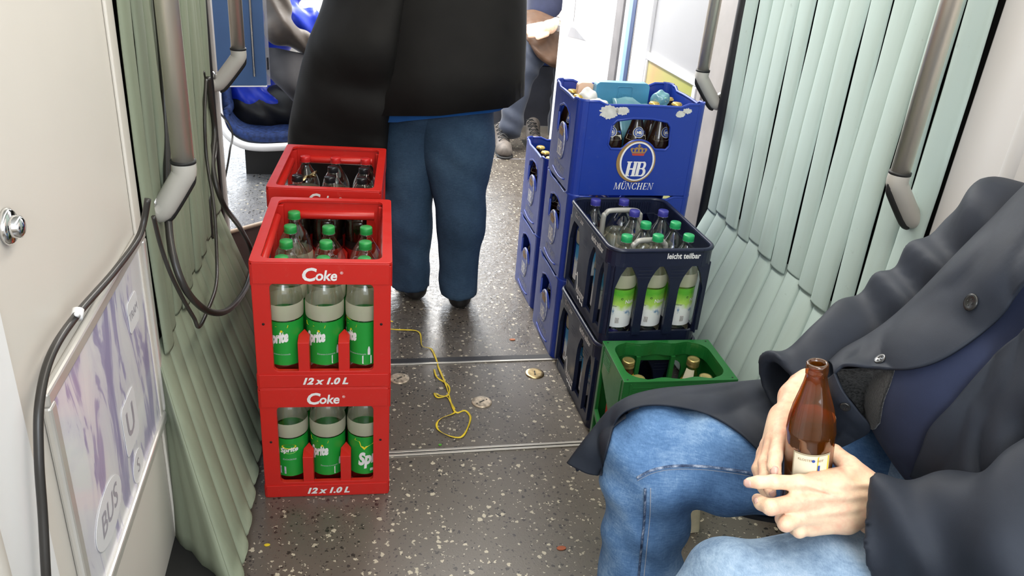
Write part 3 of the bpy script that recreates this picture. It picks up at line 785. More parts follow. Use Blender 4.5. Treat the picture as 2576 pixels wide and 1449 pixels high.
def navy_crate():
    w, d, h, t, r = .3, .4, .290, .008, .04
    b = MB()
    # the shell narrows below the top band
    def taper(M): return M
    for k in range(4):
        L = (w if k % 2 == 0 else d)-2*r; hl = L/2; M = face_frame(k, w, d) @ Matrix.Translation((0, 0, -t))
        b.plate([(-hl, .238), (hl, .238), (hl, h-.004), (-hl, h-.004)], (), 0, t, 0, M)
        b.plate([(-hl, 0), (hl, 0), (hl, .036), (-hl, .036)], (), -.008, t-.008, 0, M)
        if k % 2 == 0: cols = [(-.047, .012), (.045, .013)]; edge = -.018
        else: cols = [(-.020, .048), (.108, .014)]; edge = -.008
        for c, hw in cols:
            P = [(c-hw, .03), (c-hw, .16)]+[(c-hw-.03*(s**2.2), .16+.08*s) for s in (.3, .55, .8, 1)]
            P = P+[(2*c-u, v) for u, v in reversed(P)]
            b.plate(P[::-1] if False else [(2*c-u, v) for u, v in P], (), -.006, t-.002, 0, M)
        for s in (-1, 1):
            P = [(s*(hl+.022), .03), (s*(hl-edge), .03), (s*(hl-edge), .17), (s*(hl-edge-.014), .215), (s*(hl-edge-.03), .242), (s*(hl+.022), .242)]
            b.plate(P if s < 0 else P[::-1], (), -.006, t-.002, 0, M)
        for c in cols[:1]+cols[-1:]:
            for q in range(3): b.box((c[0]-.02, .206+q*.010-.04*0, t), (c[0]+.02, .2075+q*.010, t+.001), 0, M)
    corner_posts(b, w, d, r, t, .236, h-.004)
    corner_posts(b, w-.014, d-.014, r-.006, t, 0, .036)
    corner_posts(b, w-.018, d-.018, .018, t, .03, .24)
    # fat rolled rim
    ring = [Vector((x, y, h-.006)) for x, y in rrect(-w/2+.002, -d/2+.002, w/2-.002, d/2-.002, r, 6)]
    b.tube(ring+[ring[0]], .0065, 8, caps=False)
    b.plate(rrect(-w/2+.01, -d/2+.01, w/2-.01, d/2-.01, r), (), 0, .006)
    for i in range(28): b.box((-.105+i*.0078, d/2-.012, h-.045), (-.103+i*.0078, d/2-.007, h-.012))
    for i in (-1, 1): b.box((i*.048-.0015, -d/2+.01, .006), (i*.048+.0015, d/2-.01, .06))
    for j in (-1, 0, 1): b.box((-w/2+.01, j*.097-.0015, .006), (w/2-.01, j*.097+.0015, .06 if j else .12))
    t_ = empty('x', 'x', 'crate'); b.build('body', C_navy, t_, bevel=.0012, seg=1)
    M = face_frame(3, w, d); l = MB()
    put_text(l, '12 x 1 Liter', .022, M @ Matrix.Translation((-.09, .262, 0)) @ Matrix.Diagonal((.8, 1, 1, 1)), 0, bold=.0003)
    l.build('lettering', M_print, t_); l = MB()
    put_text(l, 'leicht teilbar', .026, M @ Matrix.Translation((.085, .258, 0)) @ Matrix.Diagonal((.8, 1, 1, 1)), 0, bold=.0007)
    l.build('lettering', M_print, t_); l = MB()
    put_text(l, 'Adelholzener', .036, M @ Matrix.Translation((-.012, .058, -.0018)) @ Matrix.Diagonal((.40, 1, 1, 1)), 0, bold=.0006)
    for pts in ([(-.066, .096), (-.060, .092), (-.056, .106), (-.053, .100), (-.050, .094), (-.046, .080), (-.044, .074), (-.041, .058)], [(-.03, .040), (-.018, .034), (-.008, .042), (.002, .033), (.012, .037), (.022, .031)]):
        q = [Vector((u, v, -.0016)) for u, v in pts]
        MB().tube([M @ p for p in q], .0011, 4, flat=.5).build('mountain_line', M_print, t_)
    l.build('lettering', M_print, t_); l = MB(); M0 = face_frame(0, w, d); put_text(l, 'leicht teilbar', .022, M0 @ Matrix.Translation((.055, .268, 0)) @ Matrix.Diagonal((.86, 1, 1, 1)), 0, bold=.0006)
    l.build('lettering', M_print, t_)
    return t_
M_grip = mat('silver_grey_grip', (.42, .41, .38), .42, .25)
def navy_grips(t_, pts):
    for y, x0, x1, z in pts:
        P = [(x0, y, .10), (x0, y, z-.03), (x0+.006, y, z-.010), (x0+.022, y, z), (x1-.022, y, z), (x1-.006, y, z-.010), (x1, y, z-.03), (x1, y, .10)]
        MB().tube(curve_pts(P, 30), .0078, 12, flat=1.0).build('grip', M_grip, t_)
def green_crate():
    w, d, h, t = .306, .206, .317, .008
    b = MB()
    for k in range(4):
        L = w if k % 2 == 0 else d; hl = L/2; M = face_frame(k, w, d) @ Matrix.Translation((0, 0, -t)); q = hl-.001
        if k % 2 == 0: hole = rrect(-.085, .08, .075, .258, .03, 6)
        else: hole = [(-q+.03, .025), (-q+.02, .09), (-q+.02, .24), (q-.045, .145), (q-.02, .13), (q-.022, .03)][::1]
        b.plate([(-q, 0), (q, 0), (q, h-.004), (-q, h-.004)], [hole[::-1]], 0, t, 0, M)
        if k % 2:
            b.plate([(-q+.02, .095), (-q+.02, .108), (q-.022, .044), (q-.022, .030)][::-1], (), 0, t+.003, 0, M)
        for s in (-1, 1):
            b.box((s*(q-.018)-.002, .0, t), (s*(q-.018)+.002, h-.006, t+.0015), 0, M)
        for i in range(6): b.box((-q+.025, h-.05+i*.006, t), (-q+.085, h-.048+i*.006, t+.001), 0, M)
    inner = []
    iw, idp = w/2-.020, d/2-.014
    base = rrect(-iw, -idp, iw, idp, .045, 7)
    P = []
    for i in range(len(base)):
        a = Vector(base[i]); c = Vector(base[(i+1) % len(base)]); n = max(1, int((c-a).length/.012))
        for q in range(n): P.append(a.lerp(c, q/n))
    for p in P:
        if abs(p.y) > idp-.003 and abs(p.x) < iw-.04: p = Vector((p.x, p.y*(1+.05*cos(p.x*2*pi/.088))))
        inner.append((p.x, p.y))
    b.plate([(-w/2, -d/2), (w/2, -d/2), (w/2, d/2), (-w/2, d/2)], [inner[::-1]], h-.006, h)
    b.plate([(-w/2+.004, -d/2+.004), (w/2-.004, -d/2+.004), (w/2-.004, d/2-.004), (-w/2+.004, d/2-.004)], [inner[::-1]], h-.04, h-.006)
    b.plate(rrect(-w/2+.002, -d/2+.002, w/2-.002, d/2-.002, .006), (), 0, .006)
    for i in (-1, 1): b.box((i*.05-.0015, -d/2+.01, .006), (i*.05+.0015, d/2-.01, .11))
    b.box((-w/2+.01, -.0015, .006), (w/2-.01, .0015, .11))
    for i in (-1, 1): b.box((i*.05-.006, d/2-.022, .11), (i*.05+.006, d/2-.012, h-.04))
    t_ = empty('x', 'x', 'crate'); b.build('body', C_green, t_, bevel=.0012, seg=2)
    hh = MB()
    for sx in (-1, 1):
        for sy in (-1, 1): hh.lathe([(0, 0), (.0025, 0), (.0025, .0006), (0, .0006)], 8, 0, Matrix.Translation((sx*(w/2-.012), sy*(d/2-.010), h)))
    hh.build('drain_hole', M_black, t_)
    return t_
def _z(a): return radians(a-13)
def stack_frame(x, y, a, w, d):
    """front-left floor corner (in the camera-aligned survey) -> crate centre and turn in the car's frame"""
    a = radians(a); c = Vector((x+cos(a)*w/2-sin(a)*d/2, y+sin(a)*w/2+cos(a)*d/2, 0)); c = _T(c)
    return c, a-_y
FR = {'A': stack_frame(-.563, 1.538, 10.3, .3, .4), 'B': stack_frame(-.673, 2.005, 8.3, .3, .4), 'F': stack_frame(.152, 2.323, 14.1, .4, .3),
      'K': stack_frame(.078, 2.677, 14.7, .4, .3), 'D': stack_frame(.251, 1.925, 14.2, .3, .4), 'G': stack_frame(.2995, 1.709, 11.4, .306, .206)}
protos = {}
def place(kind, fr, z, name, label, group=None, dz=0.0):
    mk = {'red': red_crate, 'blue': blue_crate, 'navy': navy_crate, 'green': green_crate}[kind]
    if kind not in protos: o = protos[kind] = mk()
    else: o = copy_tree(protos[kind])
    o.name = name; c, a = FR[fr]; o.location = (c.x, c.y, z); o.rotation_euler = (0, 0, a+dz)
    o['label'] = label; o['category'] = 'crate'
    if group: o['group'] = group
    return o
GR, GB, GN = 'stacked red soft drink crates', 'stacked blue beer crates', 'stacked dark navy water crates'
HC, HB_, HN = .3215, .2915, .2915
place('red', 'A', 0, 'drink_crate', 'red drink crate on the floor, lower one of the two nearest the camera', GR)
place('red', 'A', HC, 'drink_crate', 'red drink crate with green capped bottles, upper one nearest the camera', GR)
place('red', 'B', 0, 'drink_crate', 'red drink crate on the floor hidden behind the front red stack', GR)
place('red', 'B', HC, 'drink_crate', 'red drink crate with red and black capped bottles, upper one farther from the camera', GR)
place('blue', 'F', 0, 'beer_crate', 'blue beer crate on the floor, bottom of the stack of three', GB)
place('blue', 'F', HB_, 'beer_crate', 'blue beer crate in the middle of the stack of three', GB)
place('blue', 'F', 2*HB_, 'beer_crate', 'topmost blue beer crate with torn paper scraps and a blue cool box inside', GB, radians(-.6))
place('blue', 'K', 0, 'beer_crate', 'blue beer crate on the floor, lower one of the rear pair', GB)
place('blue', 'K', HB_, 'beer_crate', 'blue beer crate on top of the rear pair, left of the tall stack', GB)
n1 = place('navy', 'D', 0, 'water_crate', 'dark navy water crate on the floor under the one with bottles', GN)
n2 = place('navy', 'D', HN, 'water_crate', 'upper dark navy water crate full of clear bottles with grey grips', GN)
navy_grips(n2, [(-.100, -.052, .045, .272), (.095, -.075, .040, .286)])
place('green', 'G', 0, 'juice_crate', 'green juice crate on the floor beside the seated man')
# torn paper on the topmost blue crate
c, a = FR['F']
tp = MB()
def ragged(cx, cy, rx, ry, seed, n=70):
    P = []
    for i in range(n):
        t = 2*pi*i/n; k = 1+.34*noise.noise(Vector((cos(t)*3+seed, sin(t)*3, seed)))+.22*noise.noise(Vector((i*1.7, seed, 3)))
        P.append((cx+rx*cos(t)*k, cy+ry*sin(t)*k))
    return P
MF0 = Matrix.Translation((c.x, c.y, 2*HB_)) @ Matrix.Rotation(a+radians(-.6), 4, 'Z') @ face_frame(0, .4, .3)
for nm, args in (('left', ((-.108, .258, .028, .020, 1), (-.068, .262, .020, .012, 2))), ('right', ((.116, .258, .014, .010, 4), (.136, .268, .014, .008, 5)))):
    q = MB()
    for ar in args: q.plate(ragged(*ar), (), 0, .0010, 0, MF0)
    o = q.build('paper_scrap', M_peel)
    tag(o, 'torn white paper scrap stuck to the topmost blue crate, %s' % ('the larger one at the left' if nm == 'left' else 'the smaller one at the right'), 'paper scrap', 'paper scraps on the blue crate')

# ------------------------------------------------------------------ bottles
P_pet = clear('clear_bottle_plastic', (.975, .975, .955, 1), .06, .08)
P_scuff = clear('scuffed_bottle_plastic', (.9, .9, .85, 1), .05, .3, .5, (.70, .67, .50, 1))
P_cola = mat('dark_cola_bottle', (.012, .006, .004), .08)
P_brown = mat('brown_beer_glass', (.016, .007, .004), .06)
P_green = mat('green_cap', (.02, .30, .06), .4, bump=.3, bscale=1200)
P_redc = mat('red_cap', (.62, .02, .02), .4); P_blkc = mat('black_cap', (.012, .012, .014), .3)
P_purp = mat('violet_blue_cap', (.045, .045, .30), .4); P_gcap = mat('bright_green_cap', (.02, .36, .12), .4)
P_goldc = mat('gold_crown_cap', (.72, .50, .14), .3, .7, var=.15, vscale=80); P_juicecap = mat('brass_screw_cap', (.66, .50, .20), .28, .8)
L_green = mat('green_label', (.012, .30, .035), .35, var=.04); L_yel = mat('yellow_print', (.85, .66, .02), .4)
L_red = mat('red_label', (.45, .012, .012), .35); L_blk = mat('black_label', (.012, .01, .01), .35)
L_blue = mat('blue_print', (.03, .08, .36), .4); L_cream = mat('cream_label', (.78, .72, .55), .5)
def lab_mat(name, stops, z0, z1, mount):
    m = NT(name); v = m.obj(); s = m.N('ShaderNodeSeparateXYZ'); m.L(v, s.inputs[0])
    t = m.N('ShaderNodeMapRange'); m.L(s.outputs[2], t.inputs[0]); t.inputs[1].default_value = z0; t.inputs[2].default_value = z1
    n = m.noise(v, 45, 4); tt = m.math('ADD', t.outputs[0], m.math('MULTIPLY_ADD', n, .3, -.15))
    c = m.ramp(tt, stops)
    sc = m.obj((1, 1, .5)); pk = m.math('MULTIPLY', m.ramp(m.noise(sc, 60, 3, .6), [(.52, (0, 0, 0, 1)), (.6, (1, 1, 1, 1))]), m.ramp(tt, [(.18, (0, 0, 0, 1)), (.28, (1, 1, 1, 1)), (.38, (0, 0, 0, 1))]))
    m.L(m.mix(pk, c, mount), m.b.inputs['Base Color']); m.b.inputs['Roughness'].default_value = .35; return m.m
L_alpG = lab_mat('green_mountain_label', [(0, (.80, .82, .83, 1)), (.35, (.82, .85, .80, 1)), (.50, (.45, .70, .12, 1)), (.8, (.10, .42, .03, 1)), (1, (.16, .48, .04, 1))], .05, .165, (.10, .25, .42, 1))
L_alpB = lab_mat('blue_mountain_label', [(0, (.82, .85, .88, 1)), (.4, (.75, .85, .9, 1)), (.6, (.08, .38, .70, 1)), (1, (.05, .28, .60, 1))], .05, .165, (.04, .12, .35, 1))
def cap(mb_mat, r, z, h, t_, name='cap'):
    m = MB().lathe([(r*.96, z), (r, z+.001), (r, z+h-.002), (r*.93, z+h), (0, z+h+.0002)], 22)
    for i in range(22): pass
    m.lathe([(r*1.03, z), (r*1.03, z+.003)], 22)
    return m.build(name, mb_mat, t_)
def bottle_base(prof, m, name='bottle_body', parent=None, n=28):
    return MB().lathe(prof, n).build(name, m, parent)
PET = [(0, .004), (.030, .002), (.040, .006), (.0425, .014), (.0425, .034), (.0415, .038), (.0415, .156), (.0425, .162), (.0435, .167), (.0435, .190), (.0425, .196), (.0420, .200), (.041, .214), (.037, .229), (.029, .246), (.0185, .262), (.0135, .272), (.0130, .277), (.0165, .279), (.0165, .281), (.0130, .283), (.0130, .288)]
def pet(capm, labels, scuff=True, cola=False, capless=False):
    t = empty('x', 'x', 'bottle')
    mb = MB().lathe(PET, 28, 0)
    if cola: mb.lathe([(0, .006), (.039, .008), (.0405, .02), (.0405, .175), (.040, .2), (.036, .222), (.0, .224)], 24, 1)
    mb.build('bottle_body', [P_pet, P_cola], t)
    if scuff:
        q = MB().lathe([(.0431, .159), (.0440, .167), (.0440, .190), (.0430, .197)], 28); q.build('scuffed_ring', P_scuff, t)
        MB().lathe([(.0405, .006), (.0430, .014), (.0430, .024)], 28).build('scuffed_base', P_scuff, t)
    if not capless: cap(capm, .0152, .282, .0165, t)
    labels(t)
    return t
M_lime = mat('lime', (.25, .55, .05), .4)
def lab_sprite(kind):
    def f(t):
        R = .0424; a = -pi/2
        lb = MB().lathe([(R, .043), (R, .155)], 28, 0, None, True, 2*pi-.9, a-pi+.9 if kind == 1 else a-pi-.0+.45)
        lb = lb.build('label', L_green, t)
        p = MB(); R2 = R+.0006
        if kind in (0, 1):
            c = a+(-.1 if kind == 0 else -.55)
            bend_poly(p, [(-.026, .0), (-.02, .0), (.0, .003), (.026, .001), (.028, .008), (.0, .010), (-.028, .008)], R2, c, .140, 1)
            bend_text(p, 'Sprite', .038, R2, c+.05, .114, 0, .22, .52, bold=.0022, shear=.15)
            bend_poly(p, oval(.012, 0, .003, .003, 8), R2+.0003, c, .1325, 1)
            bend_poly(p, rrect(-.010, 0, .012, .022, .001), R2, a-.6 if kind == 0 else a+.62, .046, 0 if kind else 2)
            bend_text(p, 'Zitronen-Limonade', .0055, R2, a+.1, .072, 2)
            if kind: bend_poly(p, [(-.003, 0), (.003, 0), (.003, .014), (.001, .022), (-.001, .022), (-.003, .014)], R2, a+.75, .070, 0)
        elif kind == 2:
            bend_poly(p, [(-.030, .020), (-.018, .018), (-.014, .004), (-.005, -.006), (.004, .004), (.018, .010), (.030, .018), (.028, .026), (-.028, .026)], R2, a+.1, .124, 1)
            bend_text(p, 'Sprite', .050, R2, a+.55, .094, 0, .2, .66, bold=.0026, shear=.12)
            bend_poly(p, rrect(-.006, 0, .006, .008, .0005), R2, a+.45, .052, 0)
        else:
            bend_poly(p, oval(0, 0, .022, .013, 18), R2, a, .124, 3); bend_poly(p, oval(.0, .006, .018, .007, 14), R2+.0003, a, .127, 1)
            bend_text(p, 'Sprite', .0180, R2+.0008, a, .123, 0, .12, bold=.0007, shear=.15)
            bend_text(p, 'ZUCKERFREI', .006, R2, a, .094, 2)
            bend_poly(p, rrect(-.010, 0, .008, .022, .001), R2, a-.4, .050, 2)
        p.build('print', [M_print, L_yel, M_printg, M_lime], lb)
    return f
def lab_coke(t):
    R = .0424; a = -pi/2
    lb = MB().lathe([(R, .050), (R, .128)], 28).build('label', L_red, t)
    MB().lathe([(R, .128), (R, .152)], 28).build('label_band', L_blk, t)
    p = MB(); bend_text(p, 'Coca-Cola', .019, R+.0006, a+.0, .105, 0, .05, bold=.0004, shear=.35); bend_text(p, 'ZERO SUGAR', .0085, R+.0006, a, .140, 0, bold=.0002)
    p.build('print', M_print, lb)
def lab_alp(m, txt):
    def f(t):
        R = .0424; a = -pi/2
        lb = MB().lathe([(R, .040), (R, .154)], 28).build('label', m, t)
        p = MB(); bend_poly(p, rrect(-.006, 0, .006, .020, .0004), R+.0005, a-.25, .052, 0)
        for q in range(5): bend_poly(p, [(-.0048+q*.0022, .002), (-.0040+q*.0022, .002), (-.0040+q*.0022, .018), (-.0048+q*.0022, .018)], R+.0009, a-.25, .052, 1)
        bend_text(p, txt, .016, R+.0006, a+.75, .118, 0, bold=.0003); bend_text(p, 'Adelholzener', .007, R+.0006, a-.8, .105, 1)
        bend_text(p, txt, .013, R+.0006, a-1.5, .10, 0, bold=.0003)
        if m is L_alpG:
            bend_poly(p, [(x, y) for x, y in oval(0, 0, .003, .003, 12)], R+.0006, a-.1, .128, 1); bend_poly(p, [(x, y) for x, y in oval(0, 0, .0018, .0018, 10)], R+.001, a-.1, .128, 2)
        p.build('print', [M_print, L_blk, L_alpG], lb)
    return f
BEER = [(0, .004), (.026, .0), (.032, .004), (.0338, .012), (.0338, .150), (.0325, .165), (.028, .182), (.0215, .202), (.0165, .222), (.0145, .240), (.0150, .243), (.0150, .250), (.0132, .252), (.0135, .258)]
def beer():
    t = empty('x', 'x', 'bottle'); bottle_base(BEER, P_brown, parent=t, n=24)
    c = MB().lathe([(.0160, .253), (.0158, .255), (.0140, .260), (.0, .2606)], 21)
    for i in range(21): c.lathe([(.0012, .2525), (.0012, .256), (0, .257)], 5, 0, Matrix.Translation((.0156*cos(i*.299), .0156*sin(i*.299), 0)))
    c.build('crown_cap', P_goldc, t)
    n = MB(); a = -pi/2
    # neck label: shield on the sloping shoulder
    def sl(u, v):  # v along slope
        z = .185+v; R = (.0285 if v < 0 else .0285)-.36*v
        R = np.interp(z, [.165, .182, .202, .222], [.0325, .028, .0215, .0165])+.0007
        return (R*cos(a+u/.026), R*sin(a+u/.026), z)
    def slab(poly, mi, o=0):
        tr = tessellate_polygon([[Vector((p[0], p[1], 0)) for p in poly]])
        n.add([Vector(sl(*p))*1.0+Vector((cos(a+p[0]/.026)*o, sin(a+p[0]/.026)*o, 0)) for p in poly], [tuple(x) for x in tr], mi)
    def band(u0, u1, v0, v1, k=10): return [(u0+(u1-u0)*i/k, v0-.010*abs((u0+(u1-u0)*i/k)/.03)*0) for i in range(k+1)]+[(u1-(u1-u0)*i/k, v1) for i in range(k+1)]
    slab(band(-.034, .034, -.020, -.006), 1); slab(band(-.034, .034, -.005, .006), 0, .0002)
    slab(oval(0, .004, .018, .016, 20), 1, .0005); slab(oval(0, .004, .016, .014, 20), 0, .0009); slab(oval(0, .004, .0115, .0105, 18), 1, .0012)
    slab(oval(0, .004, .0100, .0092, 18), 0, .0015)
    vs, fs = text_geo('HB', .0115, cut=.006, bold=.0005); n.add([Vector(sl(x, y+.003))+Vector((cos(a+x/.026), sin(a+x/.026), 0))*.002 for x, y, z in vs], fs, 1)
    n.build('neck_label', [L_blue, L_cream], t)
    MB().lathe([(.0341, .055), (.0341, .125)], 24, 0, None, True, 2.2, a-1.1).build('label', L_cream, t)
    return t
JU = [(0, .006), (.030, .002), (.040, .008), (.041, .03), (.041, .155), (.038, .182), (.028, .214), (.019, .240), (.0155, .262), (.0150, .278)]
def juice(kind):
    t = empty('x', 'x', 'bottle')
    g = clear('clear_glass_%d' % kind, (.85, .93, .86, 1), .09, .04) if kind == 0 else mat('brown_juice_glass', (.06, .018, .006), .06)
    bottle_base(JU, g, parent=t)
    if kind == 0:
        MB().lathe([(0, .01), (.037, .012), (.038, .03), (.038, .155), (.034, .185), (.026, .212), (0, .213)], 24).build('juice', mat('orange_juice', (.75, .40, .03), .4), t)
        q = MB(); a = -pi/2-.5
        vs = [];
        for j in range(7):
            u = -.014+.028*j/6
            for z, R in ((.196, .0345), (.258, .0172)): vs.append(((R)*cos(a+u/.02*(.8 if z < .2 else 1)), R*sin(a+u/.02*(.8 if z < .2 else 1)), z))
        q.add(vs, [(2*j, 2*j+2, 2*j+3, 2*j+1) for j in range(6)], 0); q.build('paper_label', L_cream, t)
    elif kind == 1:
        MB().lathe([(.0415, .08), (.0415, .15)], 24, 0, None, True, 2.4, pi-1.2).build('label', mat('red_juice_label', (.65, .05, .04), .4), t)
        MB().lathe([(.0215, .232), (.0185, .246)], 20).build('neck_label', L_yel, t)
    c = MB().lathe([(.0172, .264), (.0178, .266), (.0178, .269), (.0170, .271), (.0176, .273), (.0176, .283), (.0160, .285), (.012, .2845), (0, .284)], 26)
    c.build('screw_cap', P_juicecap, t)
    return t
BP = {}
def bottle(key, make, fr, w, d, nx, ny, ix, iy, z, label, group, spin=0.0, tilt=0.0, mx=0.014, my=.014, name=None):
    if key not in BP: o = BP[key] = make()
    else: o = copy_tree(BP[key])
    c, a = FR[fr]; u = -w/2+mx+(w-2*mx)*(ix+.5)/nx; v = -d/2+my+(d-2*my)*(iy+.5)/ny
    o.location = (c.x+cos(a)*u-sin(a)*v, c.y+sin(a)*u+cos(a)*v, z); o.rotation_euler = (tilt, 0, a+spin)
    o.name = name or key.rstrip('0123456789_'); o['label'] = label; o['category'] = 'bottle'
    if group: o['group'] = group
    return o
ROW = ['first', 'second', 'third', 'rearmost']; COLN = ['left', 'middle', 'right']
# clear lemonade, upper front red crate
gs = 'green capped bottles in the upper front red crate'
fr_k = {(0, 0): (0, -.25), (1, 0): (1, 0.0), (2, 0): (1, -.5)}
for iy in range(4):
    for ix in range(3):
        if iy == 3 and ix > 0: continue
        k, sp = fr_k.get((ix, iy), (0, rnd.uniform(-3, 3)))
        bottle('lemonade_bottle_%d' % k, (lambda k=k: pet(P_green, lab_sprite(k))), 'A', .3, .4, 3, 4, ix, iy, HC+.0065,
               'green capped lemonade bottle, %s row, %s column of the upper front red crate' % (ROW[iy], COLN[ix]), gs, sp, name='lemonade_bottle')
gs = 'bottles in the lower front red crate'
for iy in range(3):
    for ix in range(3):
        k, sp = {(0, 0): (3, 0), (1, 0): (1, .0), (2, 0): (2, 0)}.get((ix, iy), (0, rnd.uniform(-3, 3)))
        bottle('lemonade_bottle_%d' % k, (lambda k=k: pet(P_green, lab_sprite(k))), 'A', .3, .4, 3, 4, ix, iy, .0065,
               'lemonade bottle in the lowest front red crate, %s row, %s column' % (ROW[iy], COLN[ix]), gs, sp, name='lemonade_bottle')
gs = 'cola bottles in the rear red crate'
for iy in range(4):
    for ix in range(3):
        if (ix, iy) == (0, 2): continue
        cp = 'red' if iy == 3 else 'black'
        mk = (lambda: pet(P_redc, lab_coke, True)) if cp == 'red' else (lambda: pet(P_blkc, lab_coke, False, True))
        bottle('cola_bottle_%d' % (iy == 3), mk, 'B', .3, .4, 3, 4, ix, iy, HC+.0065,
               '%s cola bottle, %s cap, %s row, %s column of the rear red crate' % ('clear' if cp == 'red' else 'dark', cp, ROW[iy], COLN[ix]), gs, {0: -.2, 1: 0, 2: .45}[ix], name='cola_bottle')
# beer
def beers(fr, z, cells, what, gp):
    for ix, iy, sp in cells:
        bottle('beer_bottle', beer, fr, .4, .3, 5, 4, ix, iy, z+.0055, 'gold capped brown beer bottle, %s column, %s row of %s' % (['first', 'second', 'third', 'fourth', 'fifth'][ix], ROW[iy], what), gp, sp, mx=.012, my=.012)
beers('F', 2*HB_, [(0, 0, -.9), (1, 0, -.5), (2, 0, 0), (3, 0, .55), (4, 0, .2), (0, 1, -1), (0, 2, -1.2), (0, 3, 2), (4, 1, 1), (4, 2, 2), (4, 3, 0), (3, 1, 1.3)], 'the topmost blue crate', 'beer bottles in the topmost blue crate')
beers('F', HB_, [(0, 1, -1.4), (0, 2, -1.2), (0, 3, -1.5), (0, 0, -1.5)], 'the middle blue crate', 'beer bottles in the middle blue crate')
beers('F', 0, [(0, 1, -1.6), (0, 2, -1.3)], 'the bottom blue crate', 'beer bottles in the bottom blue crate')
beers('K', HB_, [(0, 3, 0), (0, 2, 1), (0, 1, -1), (1, 3, 0), (0, 0, 0)], 'the upper rear blue crate', 'beer bottles in the upper rear blue crate')
beers('K', 0, [(0, 2, 0), (0, 1, 1)], 'the lower rear blue crate', 'beer bottles in the lower rear blue crate')
# water
gs = 'water bottles in the upper navy crate'
for ix, iy, kind in ((0, 0, 'g'), (1, 0, 'g'), (2, 0, 'g'), (1, 1, 'g'), (2, 1, 'g'), (0, 1, 'n'), (1, 2, 'p'), (2, 2, 'p'), (0, 3, 'p'), (1, 3, 'p')):
    mk = {'g': lambda: pet(P_gcap, lab_alp(L_alpG, 'Naturell')), 'p': lambda: pet(P_purp, lab_alp(L_alpB, 'Classic')), 'n': lambda: pet(P_purp, lab_alp(L_alpB, 'Classic'), capless=True)}[kind]
    bottle('water_bottle_%d' % 'gpn'.index(kind), mk, 'D', .3, .4, 3, 4, ix, iy, HN+.0065, 'clear water bottle %s, %s row, %s column of upper navy crate' % ({'g': 'with a green cap', 'p': 'with a violet cap', 'n': 'without a cap'}[kind], ROW[iy], COLN[ix]), gs, [.0, -.1, .3][ix], name='water_bottle', mx=.016, my=.014)
for ix, iy in ((0, 0), (0, 1), (0, 2), (0, 3)):
    bottle('water_bottle_1', None, 'D', .3, .4, 3, 4, ix, iy, .0065, 'blue labelled water bottle inside the lower navy crate, %s row' % ROW[iy], 'water bottles in the lower navy crate', -1.2, name='water_bottle', mx=.016)
# juice
for ix, iy, k, lb in ((0, 1, 1, 'brown glass juice bottle with a gold cap at the rear left of the green crate'), (0, 0, 1, 'brown glass juice bottle at the front left of the green crate'),
                      (2, 1, 0, 'clear glass bottle half full of orange juice in the green crate'), (2, 0, 0, 'juice bottle at the front right of the green crate, only its gold cap showing')):
    bottle('juice_bottle_%d' % k, (lambda k=k: juice(k)), 'G', .306, .206, 3, 2, ix, iy, .0065, lb, 'juice bottles in the green crate', -.2, name='juice_bottle')
# cool box parts and bags in the topmost blue crate
M_ice = mat('pale_blue_plastic', (.07, .26, .42), .3, var=.06); M_bag = clear('thin_blue_bag', (.45, .72, .8, 1), .15, .15, .5, (.25, .55, .65, 1))
M_bag2 = mat('white_pouch', (.75, .74, .72), .5, var=.1); M_peach = mat('peach_pack', (.75, .50, .36), .5)
def inF(u, v, z): 
    c, a = FR['F']; return Vector((c.x+cos(a)*u-sin(a)*v, c.y+sin(a)*u+cos(a)*v, 2*HB_+z))
aF = FR['F'][1]
ob = empty('ice_pack', 'blue moulded ice pack standing upright in the topmost blue crate', 'ice pack', tuple(inF(.0, .052, .006)), aF)
mb = MB().plate(rrect(-.095, .0, .082, .300, .014), (), -.016, .016, 0, Matrix.Rotation(pi/2, 4, 'X')); mb.build('slab', M_ice, ob, bevel=.006, seg=3)
q = MB(); Mi = Matrix.Translation((0, -.0165, 0)) @ Matrix.Rotation(pi/2, 4, 'X')
q.tube([Mi @ Vector((u, v, 0)) for u, v in rrect(-.024, .235, .024, .288, .004)+[(.020, .235)]], .0014, 5)
put_text(q, 'ice', .030, Mi @ Matrix.Translation((0, .262, 0)), 0, .0012, bold=.0006); q.build('embossing', M_ice, ob)
bagr = []
for i in range(9):
    t = i/8; bagr.append([inF(-.052+.155*t+.006*sin(9*t+j), -.022-.008*sin(5*t)+.022*(j-2)/2*sin(pi*t+.3), .15+.026*j-.012*t+(.08-.10*t*t)*(j/4)*0.25+.006*sin(12*t+j)) for j in range(5)])
b1 = MB().grid(bagr).build('bag', M_bag); tag(b1, 'thin turquoise plastic bag crumpled in front of the ice pack', 'bag'); s = b1.modifiers.new('t', 'SOLIDIFY'); s.thickness = .0012
def pouch(name, c, r, sc, m, label, cat):
    vs, F = nets(lambda P: np.linalg.norm((P-np.array(c))/np.array(sc), axis=-1)*1-r+.004*np.sin(P[..., 0]*150)*np.sin(P[..., 1]*130+P[..., 2]*110), np.array(c)-r*1.3*max(sc), np.array(c)+r*1.3*max(sc), .003)
    o = MB().add(vs.tolist(), F.tolist(), 0, None, True).build(name, m); return tag(o, label, cat)
pouch('bag', tuple(inF(.105, -.005, .262)), .026, (1.2, .9, 1.2), M_bag, 'translucent blue bag end between the gold caps in the topmost crate', 'bag')
pouch('pouch', tuple(inF(-.118, .04, .250)), .030, (1.1, 1.0, 1.2), M_bag2, 'white crumpled pouch left of the ice pack', 'pouch')
pouch('pouch', tuple(inF(-.112, -.035, .250)), .024, (1.5, 1.0, .8), M_bag2, 'small white pouch at the front left rim inside the topmost crate', 'pouch')
